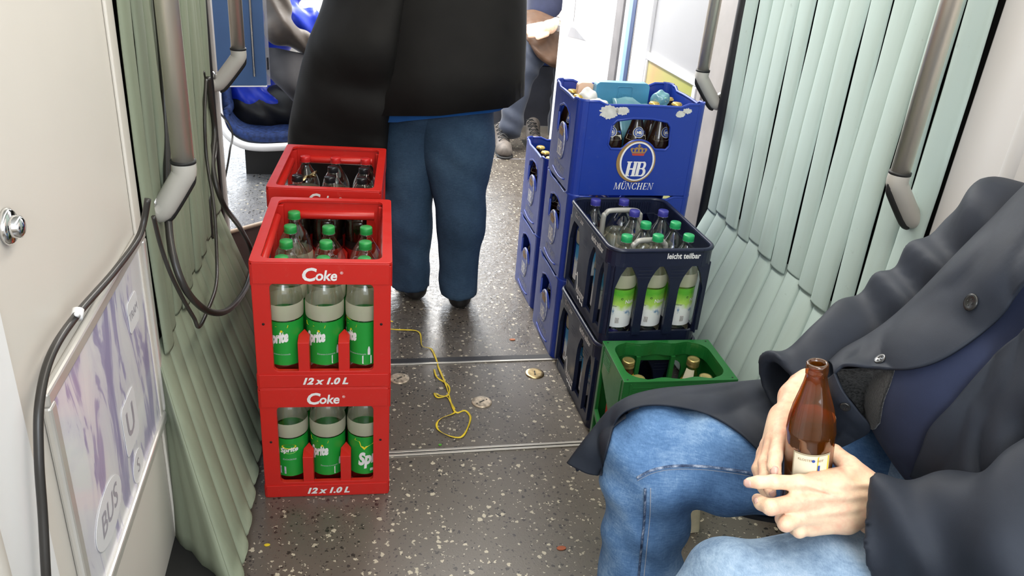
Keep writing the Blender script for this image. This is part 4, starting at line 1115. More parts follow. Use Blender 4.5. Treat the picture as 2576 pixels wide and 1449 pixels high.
pk = MB().plate(rrect(-.026, .20, .026, .294, .012), (), -.012, .012, 0, Matrix.Rotation(pi/2, 4, 'X')).build('peach_pack', M_peach, None, bevel=.005, seg=3)
pk.location = inF(-.115, .088, 0); pk.rotation_euler = (0, 0, aF); tag(pk, 'peach coloured pack beside the ice pack', 'pack')
c, a = FR['K']
bb = pouch('bag', (c.x+cos(a)*-.095, c.y+sin(a)*-.095+.04, HB_+.252), .026, (1.3, 1.1, 1.1), M_bag, 'pale blue bag between the caps of the upper rear blue crate', 'bag')
# foil in the missing cell of the rear red crate
c, a = FR['B']; cc = Vector((c.x-.085, c.y+.045, HC+.255)); R0 = []
for i in range(7): R0.append([cc+Vector((.012*i-.03+.003*sin(5*j+i), .008*sin(i*2+j)+.006*j, .006*sin(i*1.7+2*j)+.004*i)) for j in range(4)])
fo = MB().grid(R0).build('foil', M_brass); tag(fo, 'crumpled gold foil lying between the black caps', 'foil'); s = fo.modifiers.new('t', 'SOLIDIFY'); s.thickness = .001

# ------------------------------------------------------------------ things on the floor
rm = mat('yellow_ribbon', (.75, .56, .03), .4, var=.15, vscale=30)
def ribbon(pts, name, label, w=.0045):
    P = curve_pts([floor_at(x, y, z) for x, y, z in pts], len(pts)*9); L = []; R = []
    for i, p in enumerate(P):
        t = (P[min(i+1, len(P)-1)]-P[max(i-1, 0)]).normalized(); s = Vector((-t.y, t.x, 0))
        tw = .5+.5*abs(cos(i*.13)); k = (s*tw+Vector((0, 0, 1))*sin(i*.13)*.35)*w/1.4
        q = p+Vector((0, 0, .0025+.0018*abs(sin(i*.21)))); L.append(q-k); R.append(q+k)
    for l in (L, R):
        for v in l: v.z = max(v.z, .0012)
    o = MB().grid([L, R]).build(name, rm); s = o.modifiers.new('t', 'SOLIDIFY'); s.thickness = .0006; return tag(o, label, 'ribbon')
ribbon([(940, 828, 0), (975, 830, .0), (1020, 832, 0), (1055, 838, 0), (1062, 872, .004), (1085, 880, 0), (1100, 915, 0), (1102, 925, 0), (1118, 960, .003), (1128, 990, 0), (1140, 1030, 0), (1150, 1040, 0), (1170, 1036, 0), (1183, 1050, 0), (1178, 1075, .004), (1160, 1102, 0), (1130, 1098, 0), (1108, 1088, 0), (1098, 1072, 0), (1108, 1055, 0), (1135, 1045, 0), (1145, 1038, 0)], 'ribbon', 'long yellow gift ribbon looped on the floor beside the red crates')
ribbon([(1092, 930, 0), (1098, 950, .004), (1115, 962, 0), (1130, 975, 0), (1128, 995, 0), (1108, 998, 0), (1092, 990, 0), (1100, 1002, 0), (1122, 1000, 0), (1133, 1012, 0), (1143, 1032, 0)], 'ribbon', 'short yellow ribbon end tangled beside the long ribbon')
rb = ribbon([(965, 800, 0), (980, 808, 0), (988, 812, 0)], 'ribbon', 'small yellow ribbon tip beside the upper red crate')
def flake(name, px, py, sx, sy, m, label, cat, seed=0, h=.002):
    p = floor_at(px, py)
    P = [(sx*cos(2*pi*i/9)*(1+.25*noise.noise(Vector((i, seed, 0)))), sy*sin(2*pi*i/9)*(1+.3*noise.noise(Vector((i, seed, 5))))) for i in range(9)]
    o = MB().plate(P, (), 0, h).build(name, m, None, (p.x, p.y, .0005), bevel=.0004); return tag(o, label, cat)
flake('leaf', 1289, 855, .011, .006, mat('orange_leaf', (.45, .12, .03), .6), 'small orange leaf on the wet floor beside the blue crates', 'leaf', 2)
flake('leaf', 1412, 1380, .012, .007, mat('brown_leaf', (.32, .08, .03), .6), 'small reddish leaf on the floor near the jeans leg', 'leaf', 7)
flake('leaf_scrap', 1107, 1120, .005, .004, mat('green_scrap', (.08, .35, .03), .6), 'tiny green leaf scrap below the ribbon loop', 'scrap', 4)
flake('ribbon_scrap', 672, 1372, .007, .004, rm, 'tiny yellow scrap on the floor below the red crates', 'scrap', 9)
p = floor_at(1087, 1083); ws = MB().lathe([(.0025, 0), (.0055, 0), (.0055, .0012), (.0025, .0012), (.0025, 0)], 18, smooth=False).build('washer', M_alu, None, (p.x, p.y, .0003)); tag(ws, 'small metal washer on the floor beside the ribbon', 'washer')
# crumpled paper bag under the seat
p0 = floor_at(1712, 1325); M_paper = mat('pale_paper_bag', (.62, .56, .38), .75, var=.08, vscale=30)
pb = MB(); rows = []
for i in range(12):
    z = .16*i/11; ring = []
    for j in range(20):
        t = 2*pi*j/20; k = 1+.10*noise.noise(Vector((cos(t)*2, sin(t)*2, z*22)))
        ring.append(((.042-.02*(z/.16))*np.sign(cos(t))*abs(cos(t))**.6*k, (.028*(1-.7*z/.16))*np.sign(sin(t))*abs(sin(t))**.6*k, z+.002))
    rows.append(ring)
pb.grid(rows, close=True); pb.add(rows[0], [tuple(reversed(range(20)))]); pb.add(rows[-1], [tuple(range(20))])
o = pb.build('paper_bag', M_paper, None, (p0.x+.005, p0.y, 0)); tag(o, 'pale crumpled paper bag standing under the seated man', 'bag')
# ------------------------------------------------------------------ people
from mathutils.bvhtree import BVHTree
def cloth(name, c, rough=.75, bump=.25, scale=900, sheen=.15, var=.1, vs=14):
    return mat(name, c, rough, var=var, vscale=vs, bump=bump, bscale=scale, sheen=sheen, spec=.25)
def denim(name, lo, mid, hi, s=1.0):
    m = NT(name); v = m.obj(); st = m.obj((1, 1, 5)); n = m.noise(v, 7*s, 5, .6); n2 = m.noise(st, 70, 4, .65); n3 = m.noise(m.obj((5, 2, 1)), 120, 3, .6)
    t = m.math('ADD', m.math('MULTIPLY', n, .62), m.math('ADD', m.math('MULTIPLY', n2, .24), m.math('MULTIPLY', n3, .16)))
    m.L(m.ramp(t, [(.38, lo), (.51, mid), (.64, hi)]), m.b.inputs['Base Color']); m.b.inputs['Roughness'].default_value = .85; m.b.inputs['Specular IOR Level'].default_value = .2
    m.bump(m.math('ADD', m.noise(v, 1100, 2), m.math('MULTIPLY', n2, 2)), .3, .0012); return m.m
M_den = denim('blue_denim', (.055, .12, .25, 1), (.11, .22, .42, 1), (.26, .40, .60, 1))
M_denL = denim('blue_denim_lit', (.14, .22, .34, 1), (.27, .38, .52, 1), (.45, .55, .68, 1))  # same jeans with brighter light painted in, for nearer leg and waist
M_denD = denim('dark_denim', (.022, .045, .08, 1), (.036, .07, .12, 1), (.06, .11, .17, 1), .6)
M_coat = cloth('charcoal_blue_coat', (.021, .026, .038), .62, .2, 1200, 0)
M_lining = cloth('dark_fleece_lining', (.020, .020, .020), .95, .9, 420, .2, .5, 300)
M_shirt = cloth('navy_shirt', (.018, .025, .058), .85, .25, 1100, .05)
M_blk = cloth('black_coat', (.0065, .0058, .0055), .75, .35, 60, .0)
M_blkshiny = cloth('black_trousers', (.012, .012, .013), .42, .3, 30, 0)
M_shirtb = cloth('bright_blue_shirt', (.01, .10, .34), .6)
M_jackb = cloth('blue_rain_jacket', (.012, .035, .42), .35, .3, 30, 0)
M_brownj = cloth('brown_jacket', (.09, .05, .03), .45, .4, 25, 0)
M_tan = cloth('tan_bag_cloth', (.17, .095, .045), .6)
M_bshoe = mat('black_shoe', (.012, .012, .012), .45)
M_thread = mat('pale_thread', (.42, .46, .55), .7); M_threadd = denim('dark_denim_seam', (.012, .02, .05, 1), (.07, .11, .2, 1), (.42, .48, .6, 1), 9)
def skin(name, c=(.62, .33, .22), r=(.58, .22, .15)):
    m = NT(name); v = m.obj(); n = m.noise(v, 28, 4, .6); n2 = m.noise(v, 90, 3)
    t = m.math('ADD', m.math('MULTIPLY', n, .7), m.math('MULTIPLY', n2, .3))
    m.L(m.ramp(t, [(.38, tuple(r)+(1,)), (.55, tuple(c)+(1,)), (.7, (c[0]*1.08, c[1]*1.15, c[2]*1.15, 1))]), m.b.inputs['Base Color'])
    m.b.inputs['Roughness'].default_value = .5; m.b.inputs['Subsurface Weight'].default_value = .12; m.b.inputs['Subsurface Radius'].default_value = (.012, .005, .003); m.b.inputs['Subsurface Scale'].default_value = .6
    h = m.math('ADD', m.noise(v, 420, 3, .6), m.math('MULTIPLY', m.noise(m.obj((1, 2.5, 1)), 120, 3), 1.5)); m.bump(h, .28, .0012); return m.m
M_skin = skin('warm_skin', (.88, .62, .43), (.82, .46, .32)); M_nail = mat('fingernail', (.72, .45, .38), .3)
def A(x, y, d): return np.array(at(x, y, d))
def bvh_of(o):
    bpy.context.view_layer.update(); me = o.data
    return BVHTree.FromPolygons([v.co.copy() for v in me.vertices], [tuple(p.vertices) for p in me.polygons])
def seam_line(pts, bvh, r, m, name, parent, off=.0008, n=60, flat=.5):
    P = []
    for q in curve_pts([Vector((x, y, 0)) for x, y in pts], n):
        d = (at(q.x, q.y, 1)-CAM).normalized(); h = bvh.ray_cast(CAM, d)
        if h[0] is not None: P.append(h[0]-d*off)
    if len(P) > 3: return MB().tube(P, r, 6, flat=flat).build(name, m, parent)

man = empty('person', 'seated man in a charcoal coat, navy shirt and blue jeans holding a brown bottle', 'person', (.95, .9, 0))
ORG = (.95, .9, 0)
def fold(P, amp, dirs, ph=0.0):
    s = 0
    for (dx, dy, dz), f, a in dirs: s = s+a*np.sin((P[..., 0]*dx+P[..., 1]*dy+P[..., 2]*dz)*f+ph+2*np.sin(P[..., 0]*17+P[..., 2]*11))
    return amp*s
# jeans, far leg then near leg
kF = A(1636, 1146, 1.475); hF = np.array((1.0, .99, .53)); mF = A(1850, 1160, 1.46)
sF = A(1612, 1449, 1.60); aF_ = sF+(sF-kF)*.42; aF_[2] = max(aF_[2], .07)
jf = [rc(kF, sF, .083, .078), rc(sF, aF_, .078, .076), rc(kF, mF, .084, .092), rc(mF, hF, .092, .115)]
kN = A(1852, 1525, 1.17); hN = np.array((1.0, .74, .53)); mN = (kN*.45+hN*.55)+np.array((0, .0, .008))
gN = np.array((kN[0]-.02, kN[1]-.02, .07))
jn = [rc(kN, gN, .08, .072), rc(kN, mN, .086, .094), rc(mN, hN, .094, .115)]
pel = [rc(hF, hN, .12, .12), rc((1.06, .87, .56), (1.04, .87, .64), .15, .15)]
def jf2(P, d): return d+fold(P, .0042, [((.7, .2, .6), 70, 1), ((-.5, .4, .9), 52, .8)])
jeF = sdf_obj('jeans_leg', jf, .0075, M_den, man, .04, jf2, origin=ORG); jeF['label'] = 'mid blue jeans leg, the farther one'
jeN = sdf_obj('jeans_leg', jn, .0075, M_denL, man, .04, jf2, origin=ORG); jeN['label'] = 'paler blue jeans leg, the nearer one'
sdf_obj('jeans_waist', pel, .01, M_denL, man, .04, jf2, origin=ORG)
def world_bvh(obs):
    vs, fs = [], []
    for o in obs:
        b = len(vs); vs += [v.co+Vector(ORG) for v in o.data.vertices]; fs += [tuple(i+b for i in p.vertices) for p in o.data.polygons]
    return BVHTree.FromPolygons(vs, fs)
bj = world_bvh([jeF, jeN])
def loc(o):   # a mesh made in car coordinates, hung under the man
    for v in o.data.vertices: v.co -= Vector(ORG)
    return o
for pts in ([(1604, 1200), (1640, 1182), (1690, 1172), (1760, 1172), (1820, 1178), (1880, 1187), (1910, 1195)],):
    s = seam_line([(x, y+9) for x, y in pts], bj, .0012, M_thread, 'seam_thread', jeF); 
    for q in (s,): loc(q)
    s = seam_line(pts, bj, .0072, M_threadd, 'inner_seam', jeF, .0, flat=.28); loc(s)
pts = [(1624, 1228), (1622, 1300), (1614, 1380), (1606, 1460)]
s = seam_line(pts, bj, .0072, M_threadd, 'inner_seam', jeF, .0, flat=.28); loc(s)
s = seam_line([(x+13, y) for x, y in pts], bj, .0012, M_thread, 'seam_thread', jeF); loc(s)
# shoes
for k, a_ in enumerate((aF_, gN)):
    c0 = np.array((a_[0], a_[1], .055))
    sdf_obj('shoe', [rc(c0+(.03, 0, 0), c0+(-.13, 0, -.012), .048, .036), rc(c0+(.03, 0, 0), c0+(.01, 0, .05), .045, .042)], .008, M_bshoe, man, .02, origin=ORG)
# torso
tor = [rc((1.05, .87, .62), (.99, .865, .74), .13, .18), rc((.99, .865, .74), (1.07, .86, .98), .185, .145), rc((1.09, .76, 1.03), (1.09, .94, 1.03), .075, .075)]
def sh2(P, d): return d+fold(P, .0025, [((.3, .5, .9), 40, 1)])
shirt_o = sdf_obj('shirt', tor, .011, M_shirt, man, .05, sh2, origin=ORG); bs = world_bvh([shirt_o])

# body: both hands are modelled finger by finger, joined to forearms, neck and head in one surface
L = []
D = 1.125
wr = A(2225, 1268, 1.135)
mcp = {'i': A(2012, 1216, D+.002), 'm': A(2004, 1262, D-.004), 'r': A(2012, 1300, D), 'p': A(2040, 1328, D+.01)}
for k, r in (('i', .0125), ('m', .0135), ('r', .0130), ('p', .0115)):
    mid = A({'i': 2110, 'm': 2110, 'r': 2120, 'p': 2130}[k], {'i': 1222, 'm': 1258, 'r': 1288, 'p': 1312}[k], D+.008)
    L += [rc(wr+(mcp[k]-wr)*.05, mid, .018, .0155), rc(mid, mcp[k], .0155, r)]
L += [rc(A(2185, 1215, 1.14), A(2185, 1318, 1.15), .015, .015)]
fi = [[A(2012, 1216, D+.002), A(1948, 1212, D-.006), A(1908, 1213, D-.002), A(1886, 1214, D+.004)],
      [A(2004, 1262, D-.004), A(1938, 1276, D-.020), A(1915, 1266, D-.004), A(1906, 1256, D+.008)],
      [A(2012, 1300, D), A(1976, 1318, D-.014), A(1968, 1306, D+.006), A(1974, 1296, D+.02)],
      [A(2040, 1326, D+.01), A(2010, 1336, D), A(2000, 1330, D+.018), A(2006, 1322, D+.03)]]
fr_ = [(.0112, .0100, .0088, .0076), (.0120, .0112, .0098, .0084), (.0118, .0108, .0096, .0084), (.0105, .0095, .0088, .0078)]
FING = []
for P_, R_ in zip(fi, fr_):
    FING.append([rc(P_[j], P_[j+1], R_[j], R_[j+1]) for j in range(3)])
th = [A(2190, 1225, 1.15), A(2135, 1172, 1.165), A(2098, 1138, 1.20), A(2076, 1128, 1.232)]
FING.append([rc(th[j], th[j+1], (.021, .0155, .0122, .0105)[j], (.0155, .0122, .0105, .009)[j]) for j in range(3)])
web = [rc(A(2150, 1190, 1.15), A(2050, 1205, D+.012), .013, .010)]
arm = [rc(wr, A(2360, 1300, 1.10), .027, .034)]
tend = [rc(A(2190, 1222+t, D-.004), A(2020, (1216+t*.9), D-.0065), .003, .0028) for t in (0,)]+[rc(A(2180, 1248, D-.0075), A(2012, 1256, D-.013), .0034, .0032), rc(A(2180, 1275, D-.006), A(2020, 1296, D-.010), .0032, .003)]
vein = [rc(A(2020, 1218, D-.0115), A(2065, 1232, D-.0125), .0016, .0016), rc(A(2065, 1232, D-.0125), A(2120, 1250, D-.0122), .0016, .0014), rc(A(2060, 1290, D-.010), A(2150, 1282, D-.0105), .0015, .0014)]
def handfn(P, d, fings, k1=.006):
    for f in fings:
        e = sd(f, P, .004); h = np.clip(.5+.5*(e-d)/k1, 0, 1); d = e*(1-h)+d*h-k1*h*(1-h)
    return d
def hl(P, d):
    d = handfn(P, d, FING); e = sd(tend+vein, P, .004); h = np.clip(.5+.5*(e-d)/.006, 0, 1); return e*(1-h)+d*h-.006*h*(1-h)
allL = L+web+arm
def nets_obj(prims, fn, h, extra, k):
    q = prims+[x for f in extra for x in f]; pts = []
    for x in q: pts += [x[1]-x[3], x[1]+x[3], x[2]-x[4], x[2]+x[4]]
    pts = np.array(pts); return nets(lambda P: fn(P, sd(prims, P, k)), pts.min(0)-.01, pts.max(0)+.01, h)
bodyv, bodyf = [], []
def acc(vs, F):
    b = len(bodyv); bodyv.extend((vs-np.array(ORG)).tolist()); bodyf.extend((F+b).tolist())
acc(*nets_obj(allL, hl, .0022, FING, .012))
# his right hand, farther, behind the bottle
D2 = 1.19
wr2 = A(1998, 1000, 1.30)
mc2 = [A(1962, 1098, 1.205), A(1946, 1108, 1.215), A(1932, 1122, 1.23), A(1922, 1140, 1.25)]
H2 = [rc(wr2, A(1975, 1055, 1.255), .022, .020)]
for q, r in zip(mc2, (.0125, .0125, .012, .011)): H2.append(rc(A(1975, 1055, 1.255), q, .020, r))
F2 = [[rc(A(1962, 1098, 1.205), A(1950, 1150, 1.175), .0118, .0105), rc(A(1950, 1150, 1.175), A(1947, 1176, 1.160), .0105, .0096), rc(A(1947, 1176, 1.160), A(1952, 1192, 1.150), .0096, .0082)],
      [rc(A(1946, 1108, 1.215), A(1925, 1165, 1.195), .0118, .0105), rc(A(1925, 1165, 1.195), A(1926, 1205, 1.175), .0105, .0096), rc(A(1926, 1205, 1.175), A(1938, 1236, 1.160), .0096, .0085)],
      [rc(A(1932, 1122, 1.23), A(1910, 1180, 1.215), .0112, .010), rc(A(1910, 1180, 1.215), A(1920, 1225, 1.195), .010, .009), rc(A(1920, 1225, 1.195), A(1930, 1246, 1.185), .009, .008)],
      [rc(A(1922, 1140, 1.25), A(1906, 1180, 1.24), .010, .009), rc(A(1906, 1180, 1.24), A(1912, 1210, 1.225), .009, .008)],
      [rc(A(1985, 1040, 1.27), A(2050, 1040, 1.235), .017, .013), rc(A(2050, 1040, 1.235), A(2086, 1052, 1.205), .013, .010)]]
acc(*nets_obj(H2+[rc(wr2, A(2060, 930, 1.345), .024, .03)], lambda P, d: handfn(P, d, F2), .0024, F2, .012))
# neck and head, turned down towards the bottle
hd = np.array((1.02, .86, 1.36))
hp = [rc((1.08, .86, 1.10), (1.05, .86, 1.25), .062, .058), sph(hd+(.0, 0, .03), .095, (1.02, .82, 1.1)), rc(hd+(-.03, 0, -.05), hd+(-.075, 0, -.085), .06, .035)]
hfp = [rc(hd+(-.098, 0, .012), hd+(-.122, 0, -.022), .009, .014), rc(hd+(-.095, -.028, .022), hd+(-.095, .028, .022), .013, .013), rc(hd+(-.094, -.02, -.058), hd+(-.094, .02, -.058), .009, .009), rc(hd+(.0, -.083, .01), hd+(.0, -.086, -.03), .014, .009), rc(hd+(.0, .083, .01), hd+(.0, .086, -.03), .014, .009)]
acc(*nets(lambda P: handfn(P, sd(hp, P, .03), [hfp], .012), (.85, .72, 1.02), (1.18, 1.0, 1.52), .006))
bm = bpy.data.meshes.new('body'); bm.from_pydata(bodyv, [], bodyf); bm.materials.append(M_skin); bm.polygons.foreach_set('use_smooth', [True]*len(bodyf)); bm.update()
bo = bpy.data.objects.new('body', bm); COL.objects.link(bo); bo.parent = man
sm = bo.modifiers.new('smooth', 'SMOOTH'); sm.iterations = 3; sm.factor = .5
M_hairg = mat('grey_hair', (.22, .20, .18), .8, bump=.8, bscale=200)
sdf_obj('hair', [sph(hd+(.012, 0, .055), .1, (1.02, .85, 1.0))], .009, M_hairg, man, fn2=lambda P, d: np.maximum(d, -(P[..., 2]-(hd[2]+.03)-.5*np.clip(hd[0]-.03-P[..., 0], 0, 1)*2)+0*d), origin=ORG)
ey = MB()
for s in (-1, 1): ey.add(*(lambda q: ([tuple(Vector(p)*.013+Vector(tuple(hd+(-.086, s*.03, .008)))-Vector(ORG)) for p in q[0]], q[1]))(([(cos(a)*cos(b), sin(a)*cos(b), sin(b)) for b in (-1.4, -.7, 0, .7, 1.4) for a in [2*pi*i/10 for i in range(10)]], [(r*10+i, r*10+(i+1) % 10, (r+1)*10+(i+1) % 10, (r+1)*10+i) for r in range(4) for i in range(10)])), smooth=True)
ey.build('eyes', M_white, man)
# fingernails laid on the fingertips
def nail(c, nrm, along, a, b, name='fingernail'):
    n = Vector(nrm).normalized(); u = Vector(along); u = (u-n*u.dot(n)).normalized(); v = n.cross(u)
    M = Matrix(((u.x, v.x, n.x, c[0]), (u.y, v.y, n.y, c[1]), (u.z, v.z, n.z, c[2]), (0, 0, 0, 1)))
    rows = [[M @ Vector((a*(i/4-.5)*2, b*(j/4-.5)*2*sqrt(max(.0, 1-(abs(i/4-.5)*2)**4*.6)), -.5*(b*(j/4-.5)*2)**2/.008)) for j in range(5)] for i in range(5)]
    o = MB().grid(rows).build(name, M_nail, bo); loc(o); s = o.modifiers.new('t', 'SOLIDIFY'); s.thickness = .0006; return o
bb_ = BVHTree.FromPolygons([Vector(v)+Vector(ORG) for v in bodyv], bodyf)
for (px, py, dx, dy, a, b) in ((1880, 1217, -1, .1, .0055, .0060), (1947, 1183, .1, 1, .0065, .0058), (1944, 1243, .6, 1, .0050, .0048), (1901, 1259, -.8, -.6, .004, .004)):
    d = (at(px, py, 1)-CAM).normalized(); h = bb_.ray_cast(CAM, d)
    if h[0] is not None and h[3] < 1.6:
        nn = h[1] if h[1].dot(d) < 0 else -h[1]
        nail(h[0]+nn*.0004, nn, CX*dx-CU*dy, a, b)

# coat
coatp = []
# far sleeve
def slv(P, d): return d+fold(P, .0075, [((.9, -.3, .5), 62, 1), ((.2, .9, -.6), 44, .7)])
sh_ = A(2560, 600, 1.27); el = A(2235, 862, 1.425); cf = A(1975, 972, 1.372)
cfd = (cf-el)/np.linalg.norm(cf-el)
def slv_far(P, d):
    d = slv(P, d); inner = sd([rc(cf-cfd*.05, cf+cfd*.2, .044, .050)], P, .01); cut = (P-cf)@cfd-.012
    return np.maximum(np.maximum(d, -inner), cut)
sdf_obj('coat_sleeve', [rc(sh_, el, .098, .088), rc(el, cf+cfd*.05, .086, .062)], .0075, M_coat, man, .05, slv_far, origin=ORG)
# near sleeve
c2 = A(2222, 1322, 1.10); e2 = A(2620, 1385, .975); e3 = A(2800, 1150, .93)
cd2 = (c2-e2)/np.linalg.norm(c2-e2)
def slv_near(P, d):
    d = slv(P, d)*1; inner = sd([rc(c2-cd2*.03, c2+cd2*.2, .046, .052)], P, .01); cut = (P-c2)@cd2-.004
    return np.maximum(np.maximum(d, -inner), cut)
sdf_obj('coat_sleeve', [rc(e3, e2, .085, .08), rc(e2, c2+cd2*.05, .079, .069)], .0065, M_coat, man, .05, slv_near, origin=ORG)
V = lambda l: [at(*p) for p in l]
def csheet(*a, **k): return loc(sheet(*a, **k))
# tail of the coat draped over the far thigh and hanging past the knee
thigh = [V([(1512, 1196, 1.50), (1530, 1120, 1.47), (1560, 1045, 1.44), (1640, 1019, 1.43), (1760, 1036, 1.42), (1850, 1082, 1.40), (1925, 1150, 1.38), (1985, 1205, 1.36)]),
         V([(1475, 1190, 1.50), (1503, 1110, 1.47), (1560, 1025, 1.455), (1640, 1000, 1.45), (1770, 1000, 1.44), (1870, 1030, 1.42), (1960, 1060, 1.41), (2060, 1100, 1.39)]),
         V([(1428, 1166, 1.51), (1480, 1095, 1.49), (1550, 1018, 1.49), (1640, 983, 1.49), (1790, 968, 1.49), (1910, 958, 1.48), (2010, 952, 1.47), (2100, 950, 1.45)]),
         V([(1445, 1172, 1.54), (1500, 1110, 1.55), (1570, 1045, 1.57), (1650, 1015, 1.58), (1790, 1000, 1.58), (1910, 990, 1.57), (2010, 985, 1.56), (2100, 980, 1.54)]),
         V([(1450, 1185, 1.55), (1520, 1150, 1.57), (1600, 1120, 1.60), (1680, 1100, 1.62), (1800, 1090, 1.62), (1910, 1080, 1.61), (2010, 1070, 1.60), (2100, 1060, 1.58)])]
csheet('coat_tail', thigh, M_coat, man, 12, 9, .004, .0035, 13, 1.0, bvh=bj, off=.009)
# far front panel
far = [V([(2660, 660, 1.00), (2576, 715, 1.04), (2506, 808, 1.085), (2382, 898, 1.14), (2286, 929, 1.18), (2200, 925, 1.215), (2127, 919, 1.245), (2100, 940, 1.26)]),
       V([(2640, 560, 1.06), (2530, 650, 1.09), (2440, 740, 1.13), (2340, 830, 1.18), (2260, 880, 1.22), (2190, 895, 1.25), (2130, 900, 1.275), (2095, 920, 1.28)]),
       V([(2620, 440, 1.14), (2500, 560, 1.17), (2400, 660, 1.20), (2310, 750, 1.25), (2240, 810, 1.29), (2180, 850, 1.31), (2120, 880, 1.325), (2085, 910, 1.32)]),
       V([(2620, 430, 1.24), (2500, 545, 1.27), (2400, 650, 1.30), (2310, 745, 1.34), (2240, 810, 1.37), (2180, 850, 1.38), (2120, 885, 1.385), (2080, 920, 1.37)])]
csheet('coat_front', far, M_coat, man, 10, 8, .005, .006, 11, 3.0, bvh=bs, off=.010, win=.4)
# folded lower part with the lap pocket beside the bottle
low = [V([(2100, 938, 1.255), (2122, 985, 1.25), (2160, 1035, 1.255), (2190, 1078, 1.27), (2150, 1108, 1.30), (2098, 1132, 1.33)]),
       V([(2085, 950, 1.275), (2098, 1000, 1.275), (2120, 1045, 1.28), (2135, 1080, 1.29), (2105, 1110, 1.32), (2060, 1140, 1.35)]),
       V([(2050, 960, 1.33), (2060, 1010, 1.335), (2070, 1060, 1.345), (2070, 1100, 1.36), (2040, 1130, 1.38), (2010, 1160, 1.40)]),
       V([(1990, 960, 1.41), (1985, 1010, 1.42), (1975, 1060, 1.43), (1960, 1100, 1.43), (1950, 1140, 1.42), (1940, 1170, 1.41)])]
csheet('coat_front_fold', low, M_coat, man, 8, 7, .005, .004, 15, 5.0)
lin = [V([(2105, 930, 1.262), (2180, 928, 1.235), (2220, 925, 1.215), (2250, 925, 1.20)]), V([(2120, 975, 1.275), (2180, 985, 1.27), (2212, 985, 1.25), (2238, 965, 1.24)]), V([(2160, 1030, 1.285), (2185, 1040, 1.285), (2205, 1030, 1.27), (2220, 1015, 1.26)]), V([(2190, 1078, 1.285), (2200, 1080, 1.29), (2206, 1072, 1.28), (2212, 1065, 1.27)])]
csheet('coat_lining', lin, M_lining, man, 8, 8, .004, .003, 30, 2.0, bvh=bs, off=.004, win=.4)
# near front panel
near = [V([(2680, 740, .98), (2576, 830, 1.03), (2500, 898, 1.07), (2444, 958, 1.10), (2396, 1015, 1.13), (2341, 1075, 1.155), (2318, 1132, 1.17), (2290, 1200, 1.19)]),
        V([(2720, 800, .95), (2640, 880, .99), (2560, 950, 1.02), (2500, 1010, 1.05), (2450, 1070, 1.08), (2400, 1120, 1.11), (2370, 1170, 1.13), (2340, 1230, 1.15)]),
        V([(2800, 860, .92), (2720, 960, .95), (2640, 1040, .97), (2570, 1110, 1.0), (2510, 1170, 1.03), (2460, 1210, 1.06), (2420, 1240, 1.09), (2390, 1280, 1.12)]),
        V([(2860, 1000, .93), (2780, 1080, .96), (2700, 1160, .98), (2620, 1210, 1.01), (2560, 1250, 1.04), (2510, 1280, 1.07), (2470, 1310, 1.10), (2440, 1340, 1.13)])]
csheet('coat_front', near, M_coat, man, 10, 9, .005, .014, 9, 8.0, bvh=bs, off=.010, win=.4)
lin2 = [V([(2452, 945, 1.105), (2396, 1005, 1.135), (2345, 1062, 1.158), (2316, 1120, 1.172)]), V([(2470, 960, 1.12), (2412, 1020, 1.15), (2365, 1075, 1.17), (2330, 1130, 1.185)]), V([(2490, 985, 1.14), (2440, 1040, 1.17), (2395, 1090, 1.19), (2350, 1140, 1.20)])]
csheet('coat_lining', [[p-(at(q[0], q[1], 1)-CAM)*.006*0 for p, q in zip(r, ((0, 0),)*9)] for r in lin2], M_lining, man, 8, 6, .008, .004, 40, 4.0)
# near coat tail over the nearer thigh, bottom right
tail = [V([(2212, 1380, 1.17), (2216, 1440, 1.14), (2222, 1520, 1.13)]), V([(2330, 1400, 1.14), (2340, 1460, 1.11), (2350, 1540, 1.10)]), V([(2460, 1400, 1.12), (2470, 1460, 1.09), (2480, 1540, 1.08)]), V([(2620, 1400, 1.10), (2640, 1460, 1.07), (2660, 1540, 1.06)])]
csheet('coat_tail', tail, M_coat, man, 10, 8, .005, .005, 12, 9.0)
# hem of the coat showing under the far thigh
under = [V([(1800, 1262, 1.50), (1860, 1283, 1.49), (1930, 1300, 1.48), (2020, 1310, 1.46)]), V([(1812, 1268, 1.51), (1866, 1296, 1.50), (1940, 1312, 1.49), (2020, 1322, 1.47)])]
csheet('coat_hem', under, M_coat, man, 8, 5, .005, .002, 12, 7.0)
# buttons
fronts = [o_ for o_ in man.children if o_.name.startswith('coat_front')]
def button(px, py, d, r, nrm, label=None):
    c_ = at(px, py, d); n = Vector(nrm).normalized(); dr = (at(px, py, 1)-CAM).normalized(); best = None
    for o_ in fronts:
        h_ = world_bvh([o_]).ray_cast(CAM, dr)
        if h_[0] is not None and (best is None or h_[3] < best[3]): best = h_
    if best is not None:
        n = best[1] if best[1].dot(dr) < 0 else -best[1]; c_ = best[0]+n*.0032; u = n.orthogonal().normalized(); v = n.cross(u)
    M = Matrix(((u.x, v.x, n.x, c_.x), (u.y, v.y, n.y, c_.y), (u.z, v.z, n.z, c_.z), (0, 0, 0, 1)))
    mb = MB().lathe([(r, 0), (r*1.02, .0015), (r*.9, .0030), (r*.65, .0020), (0, .0020)], 24, 0, M)
    for sx in (-1, 1):
        for sy in (-1, 1): mb.lathe([(0, .0021), (r*.1, .0022), (r*.1, .0026), (0, .0027)], 8, 1, M @ Matrix.Translation((sx*r*.25, sy*r*.25, 0)))
    return loc(mb.build('button', [mat('dark_button', (.02, .02, .02), .25), M_lining], man))
toC = (CAM-at(2448, 762, 1.1)).normalized()
bfr = world_bvh(fronts)
